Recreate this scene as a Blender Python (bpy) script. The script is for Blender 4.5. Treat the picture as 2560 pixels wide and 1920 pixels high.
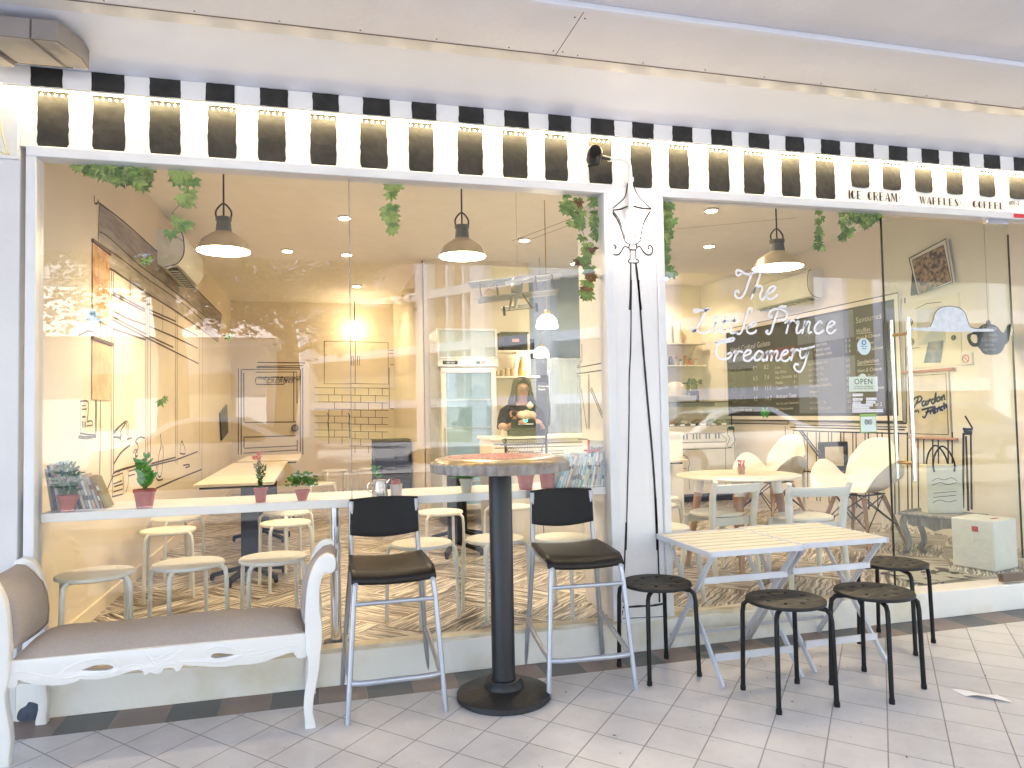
import bpy, bmesh, math, random
from mathutils import Vector, Matrix
R = math.radians
random.seed(7)
for o in list(bpy.data.objects): bpy.data.objects.remove(o)
S = bpy.context.scene
COL = S.collection
# ---------------- camera, light, exposure ----------------
cam = bpy.data.cameras.new('camera'); co = bpy.data.objects.new('camera', cam); COL.objects.link(co)
yaw, pit, rol = .261159, .0392286, -.0189740
fw = Vector((math.sin(yaw)*math.cos(pit), math.cos(yaw)*math.cos(pit), math.sin(pit)))
rt = Vector((math.cos(yaw), -math.sin(yaw), 0)); up = rt.cross(fw)
r2 = rt*math.cos(rol)+up*math.sin(rol); u2 = up*math.cos(rol)-rt*math.sin(rol)
M = Matrix((r2, u2, -fw)).transposed().to_4x4(); M.translation = Vector((0, -3.5965, 1.27))
co.matrix_world = M
cam.sensor_width = 36; cam.lens = 36*1811.69/2560; cam.clip_end = 600; cam.clip_start = .05
S.camera = co
W = bpy.data.worlds.new('World'); S.world = W; W.use_nodes = True
nt = W.node_tree; sky = nt.nodes.new('ShaderNodeTexSky'); sky.sky_type = 'NISHITA'; sky.sun_disc = False
SUN_EL, SUN_AZ = R(62), R(-28)          # the sun stands behind the shop, over its roof
sky.sun_elevation = SUN_EL; sky.sun_rotation = SUN_AZ
bg = nt.nodes['Background']; nt.links.new(sky.outputs[0], bg.inputs[0]); bg.inputs[1].default_value = .15
sl = bpy.data.lights.new('sun', 'SUN'); sl.energy = 4.4; sl.angle = R(.5); sl.color = (1, .97, .93)
so = bpy.data.objects.new('sun', sl); COL.objects.link(so)
sd = Vector((math.sin(SUN_AZ)*math.cos(SUN_EL), math.cos(SUN_AZ)*math.cos(SUN_EL), math.sin(SUN_EL)))
so.rotation_euler = sd.to_track_quat('Z', 'Y').to_euler(); so.location = sd*60
S.view_settings.view_transform = 'Standard'; S.view_settings.look = 'None'
S.view_settings.exposure = 3.02; S.view_settings.gamma = 1
S.render.engine = 'CYCLES'
S.cycles.max_bounces = 8; S.cycles.diffuse_bounces = 5; S.cycles.transparent_max_bounces = 16; S.cycles.glossy_bounces = 4
S.cycles.sample_clamp_indirect = 6; S.cycles.caustics_reflective = False; S.cycles.caustics_refractive = False
# ---------------- materials ----------------
MT = {}
def mat(name, col, rough=.6, metal=0, var=.06, scale=6, bump=0, bscale=40, col2=None, emit=None, es=0, spec=.5, coat=0, stretch=None, lo=.35, hi=.65):
    if name in MT: return MT[name]
    m = bpy.data.materials.new(name); m.use_nodes = True; MT[name] = m
    n = m.node_tree.nodes; l = m.node_tree.links; b = n['Principled BSDF']
    b.inputs['Roughness'].default_value = rough; b.inputs['Metallic'].default_value = metal
    b.inputs['Specular IOR Level'].default_value = spec; b.inputs['Coat Weight'].default_value = coat
    tc = n.new('ShaderNodeTexCoord'); mp = n.new('ShaderNodeMapping'); l.new(tc.outputs['Object'], mp.inputs[0])
    if stretch: mp.inputs['Scale'].default_value = stretch
    nz = n.new('ShaderNodeTexNoise'); nz.inputs['Scale'].default_value = scale; nz.inputs['Detail'].default_value = 5
    l.new(mp.outputs[0], nz.inputs[0])
    rp = n.new('ShaderNodeValToRGB'); l.new(nz.outputs[0], rp.inputs[0])
    c2 = col2 or tuple(c*(1-var*2) for c in col)
    rp.color_ramp.elements[0].position = lo; rp.color_ramp.elements[1].position = hi
    rp.color_ramp.elements[0].color = (*c2, 1); rp.color_ramp.elements[1].color = (*col, 1)
    l.new(rp.outputs[0], b.inputs['Base Color'])
    mr = n.new('ShaderNodeMapRange'); l.new(nz.outputs[0], mr.inputs[0])
    mr.inputs[3].default_value = rough*.85; mr.inputs[4].default_value = min(1, rough*1.15); l.new(mr.outputs[0], b.inputs['Roughness'])
    if bump:
        n2 = n.new('ShaderNodeTexNoise'); n2.inputs['Scale'].default_value = bscale; n2.inputs['Detail'].default_value = 4
        l.new(mp.outputs[0], n2.inputs[0]); bp = n.new('ShaderNodeBump'); bp.inputs['Strength'].default_value = bump
        bp.inputs['Distance'].default_value = .01; l.new(n2.outputs[0], bp.inputs['Height']); l.new(bp.outputs[0], b.inputs['Normal'])
    if emit:
        b.inputs['Emission Color'].default_value = (*emit, 1); b.inputs['Emission Strength'].default_value = es
    return m
def glass_mat(name, refl=.04, tint=(1, 1, 1)):
    if name in MT: return MT[name]
    m = bpy.data.materials.new(name); m.use_nodes = True; MT[name] = m
    n = m.node_tree.nodes; l = m.node_tree.links; n.remove(n['Principled BSDF'])
    tr = n.new('ShaderNodeBsdfTransparent'); tr.inputs[0].default_value = (*tint, 1)
    gl = n.new('ShaderNodeBsdfGlossy'); gl.inputs['Roughness'].default_value = 0
    lw = n.new('ShaderNodeLayerWeight'); lw.inputs[0].default_value = .5
    p = n.new('ShaderNodeMath'); p.operation = 'POWER'; p.inputs[1].default_value = 5; l.new(lw.outputs['Facing'], p.inputs[0])
    q = n.new('ShaderNodeMath'); q.operation = 'MULTIPLY_ADD'; q.inputs[1].default_value = 1-refl; q.inputs[2].default_value = refl; l.new(p.outputs[0], q.inputs[0])
    mx = n.new('ShaderNodeMixShader'); l.new(q.outputs[0], mx.inputs[0]); l.new(tr.outputs[0], mx.inputs[1]); l.new(gl.outputs[0], mx.inputs[2])
    l.new(mx.outputs[0], n['Material Output'].inputs[0]); return m
def tile_mat(name, ux, uy, ox, oy, diag, c1, c2, grout, gw, rough=.35, checker=False):
    m = bpy.data.materials.new(name); m.use_nodes = True; MT[name] = m
    n = m.node_tree.nodes; l = m.node_tree.links; b = n['Principled BSDF']
    def mth(op, a, c=None, d=None):
        x = n.new('ShaderNodeMath'); x.operation = op
        for i, v in enumerate((a, c, d)):
            if v is None: continue
            if isinstance(v, (int, float)): x.inputs[i].default_value = v
            else: l.new(v, x.inputs[i])
        return x.outputs[0]
    tc = n.new('ShaderNodeTexCoord'); sp = n.new('ShaderNodeSeparateXYZ'); l.new(tc.outputs['Object'], sp.inputs[0])
    u = mth('DIVIDE', mth('SUBTRACT', sp.outputs[0], ox), ux); v = mth('DIVIDE', mth('SUBTRACT', sp.outputs[1], oy), uy)
    if diag: u, v = mth('ADD', u, v), mth('SUBTRACT', u, v)
    fu = mth('FRACT', u); fv = mth('FRACT', v)
    du = mth('ABSOLUTE', mth('SUBTRACT', fu, .5)); dv = mth('ABSOLUTE', mth('SUBTRACT', fv, .5))
    mxx = mth('MAXIMUM', du, dv); g = n.new('ShaderNodeMapRange'); l.new(mxx, g.inputs[0])
    g.inputs[1].default_value = .5-gw*1.3; g.inputs[2].default_value = .5-gw*.6
    cv = n.new('ShaderNodeCombineXYZ'); l.new(mth('FLOOR', u), cv.inputs[0]); l.new(mth('FLOOR', v), cv.inputs[1])
    wn = n.new('ShaderNodeTexWhiteNoise'); wn.noise_dimensions = '2D'; l.new(cv.outputs[0], wn.inputs[0])
    nz = n.new('ShaderNodeTexNoise'); nz.inputs['Scale'].default_value = 7; nz.inputs['Detail'].default_value = 8; nz.inputs['Roughness'].default_value = .7; l.new(tc.outputs['Object'], nz.inputs[0])
    if checker: f = mth('MODULO', mth('ABSOLUTE', mth('FLOOR', u)), 2.0); f = mth('ADD', mth('MULTIPLY', f, .9), mth('MULTIPLY', nz.outputs[0], .1))
    else: f = mth('ADD', mth('MULTIPLY', wn.outputs[0], .45), mth('MULTIPLY', nz.outputs[0], .6))
    mx = n.new('ShaderNodeMix'); mx.data_type = 'RGBA'; l.new(f, mx.inputs[0]); mx.inputs[6].default_value = (*c1, 1); mx.inputs[7].default_value = (*c2, 1)
    m2 = n.new('ShaderNodeMix'); m2.data_type = 'RGBA'; l.new(g.outputs[0], m2.inputs[0]); l.new(mx.outputs[2], m2.inputs[6]); m2.inputs[7].default_value = (*grout, 1)
    n3 = n.new('ShaderNodeTexNoise'); n3.inputs['Scale'].default_value = 1.7; n3.inputs['Detail'].default_value = 9; n3.inputs['Roughness'].default_value = .72; l.new(tc.outputs['Object'], n3.inputs[0])
    dr = n.new('ShaderNodeMapRange'); l.new(n3.outputs[0], dr.inputs[0]); dr.inputs[1].default_value = .36; dr.inputs[2].default_value = .60; dr.inputs[3].default_value = .80; dr.inputs[4].default_value = 1.0
    n4 = n.new('ShaderNodeTexNoise'); n4.inputs['Scale'].default_value = 42; n4.inputs['Detail'].default_value = 2; l.new(tc.outputs['Object'], n4.inputs[0])
    sk_ = n.new('ShaderNodeMapRange'); l.new(n4.outputs[0], sk_.inputs[0]); sk_.inputs[1].default_value = .70; sk_.inputs[2].default_value = .76; sk_.inputs[3].default_value = 1.0; sk_.inputs[4].default_value = .55
    vm = n.new('ShaderNodeVectorMath'); vm.operation = 'SCALE'; l.new(m2.outputs[2], vm.inputs[0]); l.new(mth('MULTIPLY', dr.outputs[0], sk_.outputs[0]), vm.inputs['Scale'])
    l.new(vm.outputs[0], b.inputs['Base Color'])
    rr = mth('ADD', mth('MULTIPLY', nz.outputs[0], .25), rough-.1); rr = mth('ADD', rr, mth('MULTIPLY', g.outputs[0], .3)); l.new(rr, b.inputs['Roughness'])
    bp = n.new('ShaderNodeBump'); bp.inputs['Strength'].default_value = .5; bp.inputs['Distance'].default_value = .004; bp.invert = True
    l.new(g.outputs[0], bp.inputs['Height']); l.new(bp.outputs[0], b.inputs['Normal'])
    return m
# ---------------- mesh helpers ----------------
class MB:
    def __init__(s): s.v = []; s.f = []
    def box(s, x0, x1, y0, y1, z0, z1):
        i = len(s.v)
        s.v += [(x, y, z) for z in (z0, z1) for y in (y0, y1) for x in (x0, x1)]
        s.f += [tuple(i+k for k in q) for q in ((0,2,3,1),(4,5,7,6),(0,1,5,4),(2,6,7,3),(0,4,6,2),(1,3,7,5))]
        return s
    def beam(s, a, b, w, h, upv=(0,0,1)):
        a = Vector(a); b = Vector(b); d = (b-a).normalized(); x = d.cross(Vector(upv))
        if x.length < 1e-4: x = Vector((1,0,0))
        x.normalize(); y = x.cross(d); i = len(s.v)
        for p in (a, b):
            for q in ((-1,-1),(1,-1),(1,1),(-1,1)): s.v.append(tuple(p+x*q[0]*w/2+y*q[1]*h/2))
        s.f += [tuple(i+k for k in q) for q in ((0,1,2,3),(7,6,5,4),(0,4,5,1),(1,5,6,2),(2,6,7,3),(3,7,4,0))]
        return s
    def tube(s, pts, r, n=10, closed=False, sm=False, sy=1):
        pts = [Vector(p) for p in pts]
        if sm: pts = cr(pts, 5)
        N = len(pts); rs = r if isinstance(r, (list, tuple)) else [r]*N
        if len(rs) != N: rs = [rs[0]+(rs[-1]-rs[0])*k/(N-1) for k in range(N)]
        i = len(s.v); px = None
        for k, p in enumerate(pts):
            if closed: d = pts[(k+1)%N]-pts[k-1]
            else: d = pts[min(k+1,N-1)]-pts[max(k-1,0)]
            d.normalize()
            if px is None:
                px = d.cross(Vector((0,0,1)))
                if px.length < .1: px = d.cross(Vector((0,1,0)))
            px = (px-d*px.dot(d)).normalized(); py = d.cross(px)
            for j in range(n):
                a = 2*math.pi*j/n; s.v.append(tuple(p+px*math.cos(a)*rs[k]+py*math.sin(a)*rs[k]*sy))
        for k in range(N if closed else N-1):
            for j in range(n):
                a = i+k*n+j; b = i+k*n+(j+1)%n; c = i+((k+1)%N)*n+(j+1)%n; d = i+((k+1)%N)*n+j
                s.f.append((a, b, c, d))
        if not closed: s.f.append(tuple(i+j for j in range(n))[::-1]); s.f.append(tuple(i+(N-1)*n+j for j in range(n)))
        return s
    def lathe(s, prof, c=(0,0,0), n=28, sx=1, sy=1, fn=None):
        i = len(s.v)
        for r, z in prof:
            for j in range(n):
                a = 2*math.pi*j/n; k = fn(a, z) if fn else 1
                s.v.append((c[0]+r*math.cos(a)*sx*k, c[1]+r*math.sin(a)*sy*k, c[2]+z))
        for k in range(len(prof)-1):
            for j in range(n): s.f.append((i+k*n+j, i+k*n+(j+1)%n, i+(k+1)*n+(j+1)%n, i+(k+1)*n+j))
        s.f.append(tuple(i+j for j in range(n))[::-1]); s.f.append(tuple(i+(len(prof)-1)*n+j for j in range(n)))
        return s
    def poly(s, p): i = len(s.v); s.v += [tuple(q) for q in p]; s.f.append(tuple(range(i, i+len(p)))); return s
    def ball(s, c, r, n=10, m=7, sz=1, sx=1, sy=1):
        return s.lathe([(r*math.sin(math.pi*k/m)+1e-5, -r*sz*math.cos(math.pi*k/m)) for k in range(m+1)], c, n, sx, sy)
    def grid(s, fn, nu, nv):
        i = len(s.v)
        for a in range(nu+1):
            for b in range(nv+1): s.v.append(tuple(fn(a/nu, b/nv)))
        for a in range(nu):
            for b in range(nv): s.f.append((i+a*(nv+1)+b, i+(a+1)*(nv+1)+b, i+(a+1)*(nv+1)+b+1, i+a*(nv+1)+b+1))
        return s
    def line(s, pts, w, plane, val, sm=False, taper=False):
        # painted stroke lying on a wall: pts are the two free coordinates of the plane
        P = [Vector((a, b, 0)) for a, b in pts]
        if sm and len(P) > 2: P = cr(P, 4)
        N = len(P); i = len(s.v); side = []
        for k, p in enumerate(P):
            d = P[min(k+1, N-1)]-P[max(k-1, 0)]
            if d.length < 1e-6: d = Vector((1,0,0))
            d.normalize(); nn = Vector((-d.y, d.x, 0))
            ww = w/2*(1+random.uniform(-.15, .15))
            if taper: ww *= .45+.55*math.sin(math.pi*min(1, max(0, (k+.5)/N)))
            side.append((p+nn*ww, p-nn*ww))
        for a, b in side:
            for q in (a, b): s.v.append({'y': (q.x, val, q.y), 'x': (val, q.x, q.y), 'z': (q.x, q.y, val)}[plane])
        for k in range(N-1): s.f.append((i+2*k, i+2*k+1, i+2*k+3, i+2*k+2))
        return s
    def xf(s, m): s.v = [tuple(m @ Vector(p)) for p in s.v]; return s
    def build(s, name, m, parent=None, bevel=0, sharp=38, solid=0, subs=0, flat=False):
        me = bpy.data.meshes.new(name); off = OFF.get(parent.name, Vector()) if parent else Vector()
        me.from_pydata([tuple(Vector(p)-off) for p in s.v], [], s.f); me.update()
        if not flat:
            me.polygons.foreach_set('use_smooth', [True]*len(me.polygons)); me.set_sharp_from_angle(angle=R(sharp))
        if isinstance(m, (list, tuple)):
            for q in m: me.materials.append(q)
        else: me.materials.append(m)
        o = bpy.data.objects.new(name, me); COL.objects.link(o)
        if parent: o.parent = parent; OFF[o.name] = off
        if solid: q = o.modifiers.new('s', 'SOLIDIFY'); q.thickness = solid; q.offset = 0
        if bevel: q = o.modifiers.new('b', 'BEVEL'); q.width = bevel; q.segments = 2; q.limit_method = 'ANGLE'; q.angle_limit = R(40)
        if subs: q = o.modifiers.new('u', 'SUBSURF'); q.levels = subs; q.render_levels = subs
        return o
OFF = {}
def cr(P, n):
    out = []
    for k in range(len(P)-1):
        a = P[max(k-1,0)]; b = P[k]; c = P[k+1]; d = P[min(k+2, len(P)-1)]
        for j in range(n):
            t = j/n; out.append(.5*((2*b)+(c-a)*t+(2*a-5*b+4*c-d)*t*t+(3*b-a-3*c+d)*t**3))
    out.append(P[-1]); return out
def tag(o, label=None, cat=None, group=None, kind=None):
    if label: o['label'] = label
    if cat: o['category'] = cat
    if group: o['group'] = group
    if kind: o['kind'] = kind
    return o
def thing(name, label, cat, loc=(0,0,0), rz=0, group=None):
    o = bpy.data.objects.new(name, None); COL.objects.link(o); o.empty_display_size = .1
    o.location = loc; o.rotation_euler[2] = rz; OFF[o.name] = Vector(loc); return tag(o, label, cat, group)
def kids(o): return [c for c in bpy.data.objects if c.parent == o]
def dup(root, loc, rz=0, label=None, sc=None):
    r = root.copy(); COL.objects.link(r); r.location = loc; r.rotation_euler = (0, 0, rz)
    if label: r['label'] = label
    if sc: r.scale = (sc, sc, sc)
    for ch in kids(root):
        c = ch.copy(); COL.objects.link(c); c.parent = r
        for g in kids(ch): d = g.copy(); COL.objects.link(d); d.parent = c
    return r
def struct(o): o['kind'] = 'structure'; return o
def text(s, size, mtx, m, parent, name='lettering', offset=0, shear=0, extrude=.0005, space=1, align='LEFT'):
    c = bpy.data.curves.new(name, 'FONT'); c.body = s; c.size = size; c.offset = offset; c.shear = shear; c.extrude = extrude; c.space_character = space; c.align_x = align
    c.resolution_u = 3
    t = bpy.data.objects.new('tmp', c); COL.objects.link(t); bpy.context.view_layer.update()
    me = bpy.data.meshes.new_from_object(t.evaluated_get(bpy.context.evaluated_depsgraph_get())); bpy.data.objects.remove(t)
    me.transform(mtx)
    if parent: me.transform(Matrix.Translation(-OFF.get(parent.name, Vector())))
    me.name = name; me.materials.clear(); me.materials.append(m)
    o = bpy.data.objects.new(name, me); COL.objects.link(o)
    if parent: o.parent = parent; OFF[o.name] = OFF.get(parent.name, Vector())
    return o
def face_mtx(loc, xdir, zdir=(0,0,1)):
    x = Vector(xdir).normalized(); y = Vector(zdir); y = (y-x*y.dot(x)).normalized(); z = x.cross(y)
    m = Matrix((x, y, z)).transposed().to_4x4(); m.translation = Vector(loc); return m
def flat(polys, name, m, parent, plane='y', val=0, thick=.02, bevel=0, res=0):
    # filled outline with holes, given thickness; first point lists are 2D in the plane
    c = bpy.data.curves.new(name, 'CURVE'); c.dimensions = '2D'; c.fill_mode = 'BOTH'; c.extrude = thick/2; c.bevel_depth = bevel; c.bevel_resolution = 1
    for P in polys:
        s = c.splines.new('POLY'); s.points.add(len(P)-1); s.use_cyclic_u = True
        for k, (a, b) in enumerate(P): s.points[k].co = (a, b, 0, 1)
    t = bpy.data.objects.new('tmp', c); COL.objects.link(t); bpy.context.view_layer.update()
    me = bpy.data.meshes.new_from_object(t.evaluated_get(bpy.context.evaluated_depsgraph_get())); bpy.data.objects.remove(t)
    me.transform({'y': Matrix(((1,0,0,0),(0,0,1,val),(0,1,0,0),(0,0,0,1))), 'x': Matrix(((0,0,1,val),(1,0,0,0),(0,1,0,0),(0,0,0,1))), 'z': Matrix.Translation((0,0,val))}[plane])
    if parent: me.transform(Matrix.Translation(-OFF.get(parent.name, Vector())))
    bm = bmesh.new(); bm.from_mesh(me); bmesh.ops.remove_doubles(bm, verts=bm.verts, dist=1e-5); bmesh.ops.recalc_face_normals(bm, faces=bm.faces); bm.to_mesh(me); bm.free()
    me.polygons.foreach_set('use_smooth', [True]*len(me.polygons)); me.set_sharp_from_angle(angle=R(35))
    me.name = name; me.materials.clear(); me.materials.append(m)
    o = bpy.data.objects.new(name, me); COL.objects.link(o)
    if parent: o.parent = parent; OFF[o.name] = OFF.get(parent.name, Vector())
    return o
def smooth2(P, n=4): return [(q.x, q.y) for q in cr([Vector((a, b, 0)) for a, b in P+[P[0]]], n)[:-1]]
def light(kind, name, loc, power, color, size=.05, parent=None, rot=None, spot=None, sy=None):
    d = bpy.data.lights.new(name, kind); d.energy = power; d.color = color
    if kind == 'AREA':
        d.size = size
        if sy: d.shape = 'RECTANGLE'; d.size_y = sy
    else: d.shadow_soft_size = size
    if spot: d.spot_size = spot; d.spot_blend = .6
    o = bpy.data.objects.new(name, d); COL.objects.link(o); o.location = loc
    if rot: o.rotation_euler = rot
    if parent: o.parent = parent; o.location = Vector(loc)-OFF.get(parent.name, Vector())
    return o
# palette
WHITE = mat('white_paint', (.80, .80, .79), .5, var=.03, scale=3, bump=.15, bscale=30)
WALLW = mat('shopfront_paint', (.80, .79, .78), .55, var=.04, scale=2, bump=.25, bscale=18)
PLAST = mat('pale_plaster', (.72, .71, .72), .8, var=.05, scale=1.6, bump=.35, bscale=22)
SILL = mat('dirty_sill_paint', (.80, .79, .75), .6, col2=(.66, .61, .45), scale=3.2, bump=.4, bscale=14, lo=.28, hi=.5)
FRAME = mat('frame_paint', (.74, .75, .77), .4, var=.03)
BRUSH = mat('black_brush_paint', (.004, .0036, .0034), .6, col2=(.020, .018, .016), scale=13, bump=.3, bscale=30, lo=.3, hi=.62)
INK = mat('black_line_paint', (.02, .017, .016), .6, var=.1)
BLACKM = mat('black_metal', (.006, .006, .007), .42, var=.1, spec=.3)
BLACKP = mat('black_plastic', (.007, .007, .009), .5, var=.1, bump=.1, bscale=200, spec=.3)
BLACKS = mat('dark_brown_lacquer', (.012, .009, .008), .42, var=.1, spec=.3)
ALU = mat('silver_paint_metal', (.45, .48, .55), .35, metal=.55, var=.05)
CHROME = mat('chrome', (.75, .75, .76), .12, metal=1, var=.02)
GLASS = glass_mat('window_glass', .043)
CLEAR = glass_mat('clear_glass', .04, (.93, .97, .95))
# ---------------- ground and soffit ----------------
TILE = tile_mat('walkway_tile', .2755, .308, -.885, -.25, True, (.60, .58, .595), (.71, .685, .695), (.32, .30, .31), .013)
BORD = tile_mat('border_tile', .2105, 5, -1.06, -2, False, (.10, .105, .112), (.25, .185, .165), (.3, .28, .26), .012, rough=.4, checker=True)
struct(MB().poly([(-9,-4.6,0),(14,-4.6,0),(14,-.232,0),(-9,-.232,0)]).build('walkway_pavement', TILE, flat=True))
struct(MB().poly([(-9,-.232,.0),(14,-.232,.0),(14,.02,.0),(-9,.02,.0)]).build('border_pavement', BORD, flat=True))
ASPH = mat('asphalt', (.15, .15, .155), .85, var=.15, scale=2, bump=.3, bscale=90)
CONC = mat('concrete', (.42, .41, .40), .85, var=.1, scale=1.2, bump=.2)
struct(MB().box(-40, 60, -5.2, -4.6, -.16, -.002).build('walkway_kerb', CONC))
struct(MB().poly([(-200,-200,-.17),(200,-200,-.17),(200,-4.7,-.17),(-200,-4.7,-.17)]).build('road', ASPH, flat=True))
struct(MB().poly([(-200,-34,-.15),(200,-34,-.15),(200,-14.2,-.15),(-200,-14.2,-.15)]).build('far_pavement', CONC, flat=True))
ln = MB()
for k in range(-12, 16): ln.poly([(k*4,-9.6,-.165),(k*4+2,-9.6,-.165),(k*4+2,-9.45,-.165),(k*4,-9.45,-.165)])
struct(ln.build('road_marking', mat('road_paint', (.7, .7, .68), .7), flat=True))
struct(MB().poly([(-200,-200,-.19),(200,-200,-.19),(200,200,-.19),(-200,200,-.19)]).build('ground', mat('bare_ground', (.2, .18, .14), .9), flat=True))
SOFF = mat('soffit_paint', (.70, .71, .77), .6, var=.025, scale=1.5, bump=.12, bscale=14)
SOFP = mat('soffit_board', (.72, .705, .72), .65, var=.05, scale=2.2, bump=.3, bscale=26)
sf = MB(); sf.grid(lambda u, v: (-9+23*u, -.06-.40*v, 2.815+.065*math.sin(v*math.pi/2)), 2, 8)
struct(sf.build('cove_ceiling', SOFF))
LIP = mat('gloss_lip', (.70, .67, .62), .16, var=.03, scale=3)
struct(MB().poly([(-9,-.46,2.88),(14,-.46,2.88),(14,-.555,2.884),(-9,-.555,2.884)][::-1]).build('ceiling_lip', LIP, flat=True))
struct(MB().box(-9, 14, -.93, -.556, 2.872, 2.95).build('ceiling_board', SOFP, bevel=.002))
cj = MB()
for x in (-3.1, 1.04, 5.2, 9.3): cj.poly([(x,-.93,2.8715),(x+.004,-.93,2.8715),(x+.004,-.556,2.8715),(x,-.556,2.8715)])
cj.poly([(-9,-.566,2.8712),(14,-.566,2.8712),(14,-.5565,2.8712),(-9,-.5565,2.8712)])
for x in (-3.1, 1.04, 5.2):
    for y in (-.60, -.88):
        for dx in (-.02, .024): cj.lathe([(.004, 0), (.004, .002)], (x+dx, y, 2.870), 8)
for k in range(22): cj.lathe([(.0035, 0), (.0035, .002)], (-1.1+k*.32, -.585, 2.870), 8)
struct(cj.build('ceiling_joints', mat('joint_brown', (.16, .11, .09), .8), flat=True))  # brown colour of the joints, edge line and screw heads
struct(MB().box(-9, 14, -.965, -.934, 2.865, 2.95).build('ceiling_batten', SOFF, bevel=.003))
struct(MB().box(-9, 14, -4.1, -.969, 2.885, 3.1).build('outer_ceiling', SOFP))
# unseen storeys added over the walkway to block the sun, height cut for light
UP = MB().box(-9, 14, -4.2, 11, 3.45, 6.2).build('sun_block_floors', mat('upper_wall', (.6, .56, .45), .8))
tag(UP, 'pale unseen storeys above the walkway ceiling, added to block the sun', 'building')
MB().box(-9, 14, -4.2, -4.08, 3.1, 3.45).build('beam', WHITE, UP)
# ---------------- shopfront ----------------
shop = thing('shopfront', 'white shopfront with black brush-painted stripes around two big windows', 'shopfront')
MB().box(-9, 14, -.03, .16, 2.475, 2.73).build('fascia', WALLW, shop)
MB().box(-1.32, 14, -.07, .16, 2.73, 2.815).build('fascia_cap', WALLW, shop, bevel=.003)
MB().box(-9, 14, .0, .16, 2.815, 3.2).build('header', WALLW, shop)
MB().box(-9, -1.25, -.03, .2, 0, 2.475).build('pier', PLAST, shop, bevel=.004)
MB().box(1.523, 1.778, -.03, .5, .15, 2.475).build('pillar', mat('pillar_paint', (.80, .79, .79), .5, var=.03, scale=2, bump=.5, bscale=9), shop, bevel=.004)
MB().box(5.5, 14, -.03, .2, 0, 2.475).build('pier', PLAST, shop)
MB().box(-1.25, 5.5, -.035, .12, 0, .155).build('sill', SILL, shop, bevel=.004)
MB().box(-1.25, 3.27, -.02, .06, .155, .172).build('sill_trim', mat('worn_trim', (.72, .69, .6), .6, col2=(.5, .42, .28), scale=5), shop)
def frame(x0, x1, z0, z1, bottom=False):
    f = MB(); f.box(x0, x1, -.045, .05, z1-.045, z1+.002); f.box(x0, x0+.042, -.0445, .05, z0, z1-.045)
    if x1 < 3: f.box(x1-.05, x1, -.0445, .05, z0, z1-.045)
    return f.build('window_frame', FRAME, shop, bevel=.004)
frame(-1.225, 1.523, .172, 2.475); frame(1.7785, 5.5, .172, 2.475)
g = MB(); g.box(-1.183, .1495, 0, .008, .172, 2.43).build('window_pane', GLASS, shop)
MB().box(.1545, 1.473, 0, .008, .172, 2.43).build('window_pane', GLASS, shop)
MB().box(1.8205, 3.272, 0, .008, .172, 2.43).build('window_pane', GLASS, shop)
MB().box(4.247, 5.49, 0, .008, .172, 2.43).build('window_pane', GLASS, shop)
MB().box(.1497, .1543, -.001, .009, .172, 2.43).build('seam', mat('silicone', (.35, .31, .27), .4), shop)
# stripes
def jag(x0, x1, z0, z1, rnd=0):
    P = []; n = max(4, int((z1-z0)/.02)); j = lambda a=.0022: random.uniform(-a, a)
    for k in range(n+1): P.append((x0+j()+(.006 if k in (0,) and rnd else 0), z0+(z1-z0)*k/n))
    for k in range(1, 6): P.append((x0+(x1-x0)*k/6, z1+j(.001)))
    for k in range(n, -1, -1): P.append((x1+j()-(.006 if k == 0 and rnd else 0), z0+(z1-z0)*k/n))
    for k in range(5, 0, -1): P.append((x0+(x1-x0)*k/6, z0-rnd*math.sin(math.pi*k/6)*.006+j(.0012)))
    return P
polU, polL = [], []
for k in range(-1, 28):
    x = -1.198+k*.2362; w = .127+random.uniform(-.006, .006)
    if k >= 0: polU.append(jag(x, x+w, 2.7305, 2.8145))
    if k < 0 or x > 5.3: continue
    xl = x+random.uniform(-.012, .012)+(.004 if k < 2 else -.006); z0 = 2.4755 if k < 18 else 2.566
    polL.append(jag(xl, xl+w, z0+random.uniform(0, .003), 2.7292, 1))
for P in polU: flat([P], 'painted_stripe', BRUSH, shop, 'y', -.0712, .0016)
for P in polL: flat([P], 'painted_stripe', BRUSH, shop, 'y', -.0312, .0016)
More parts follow.
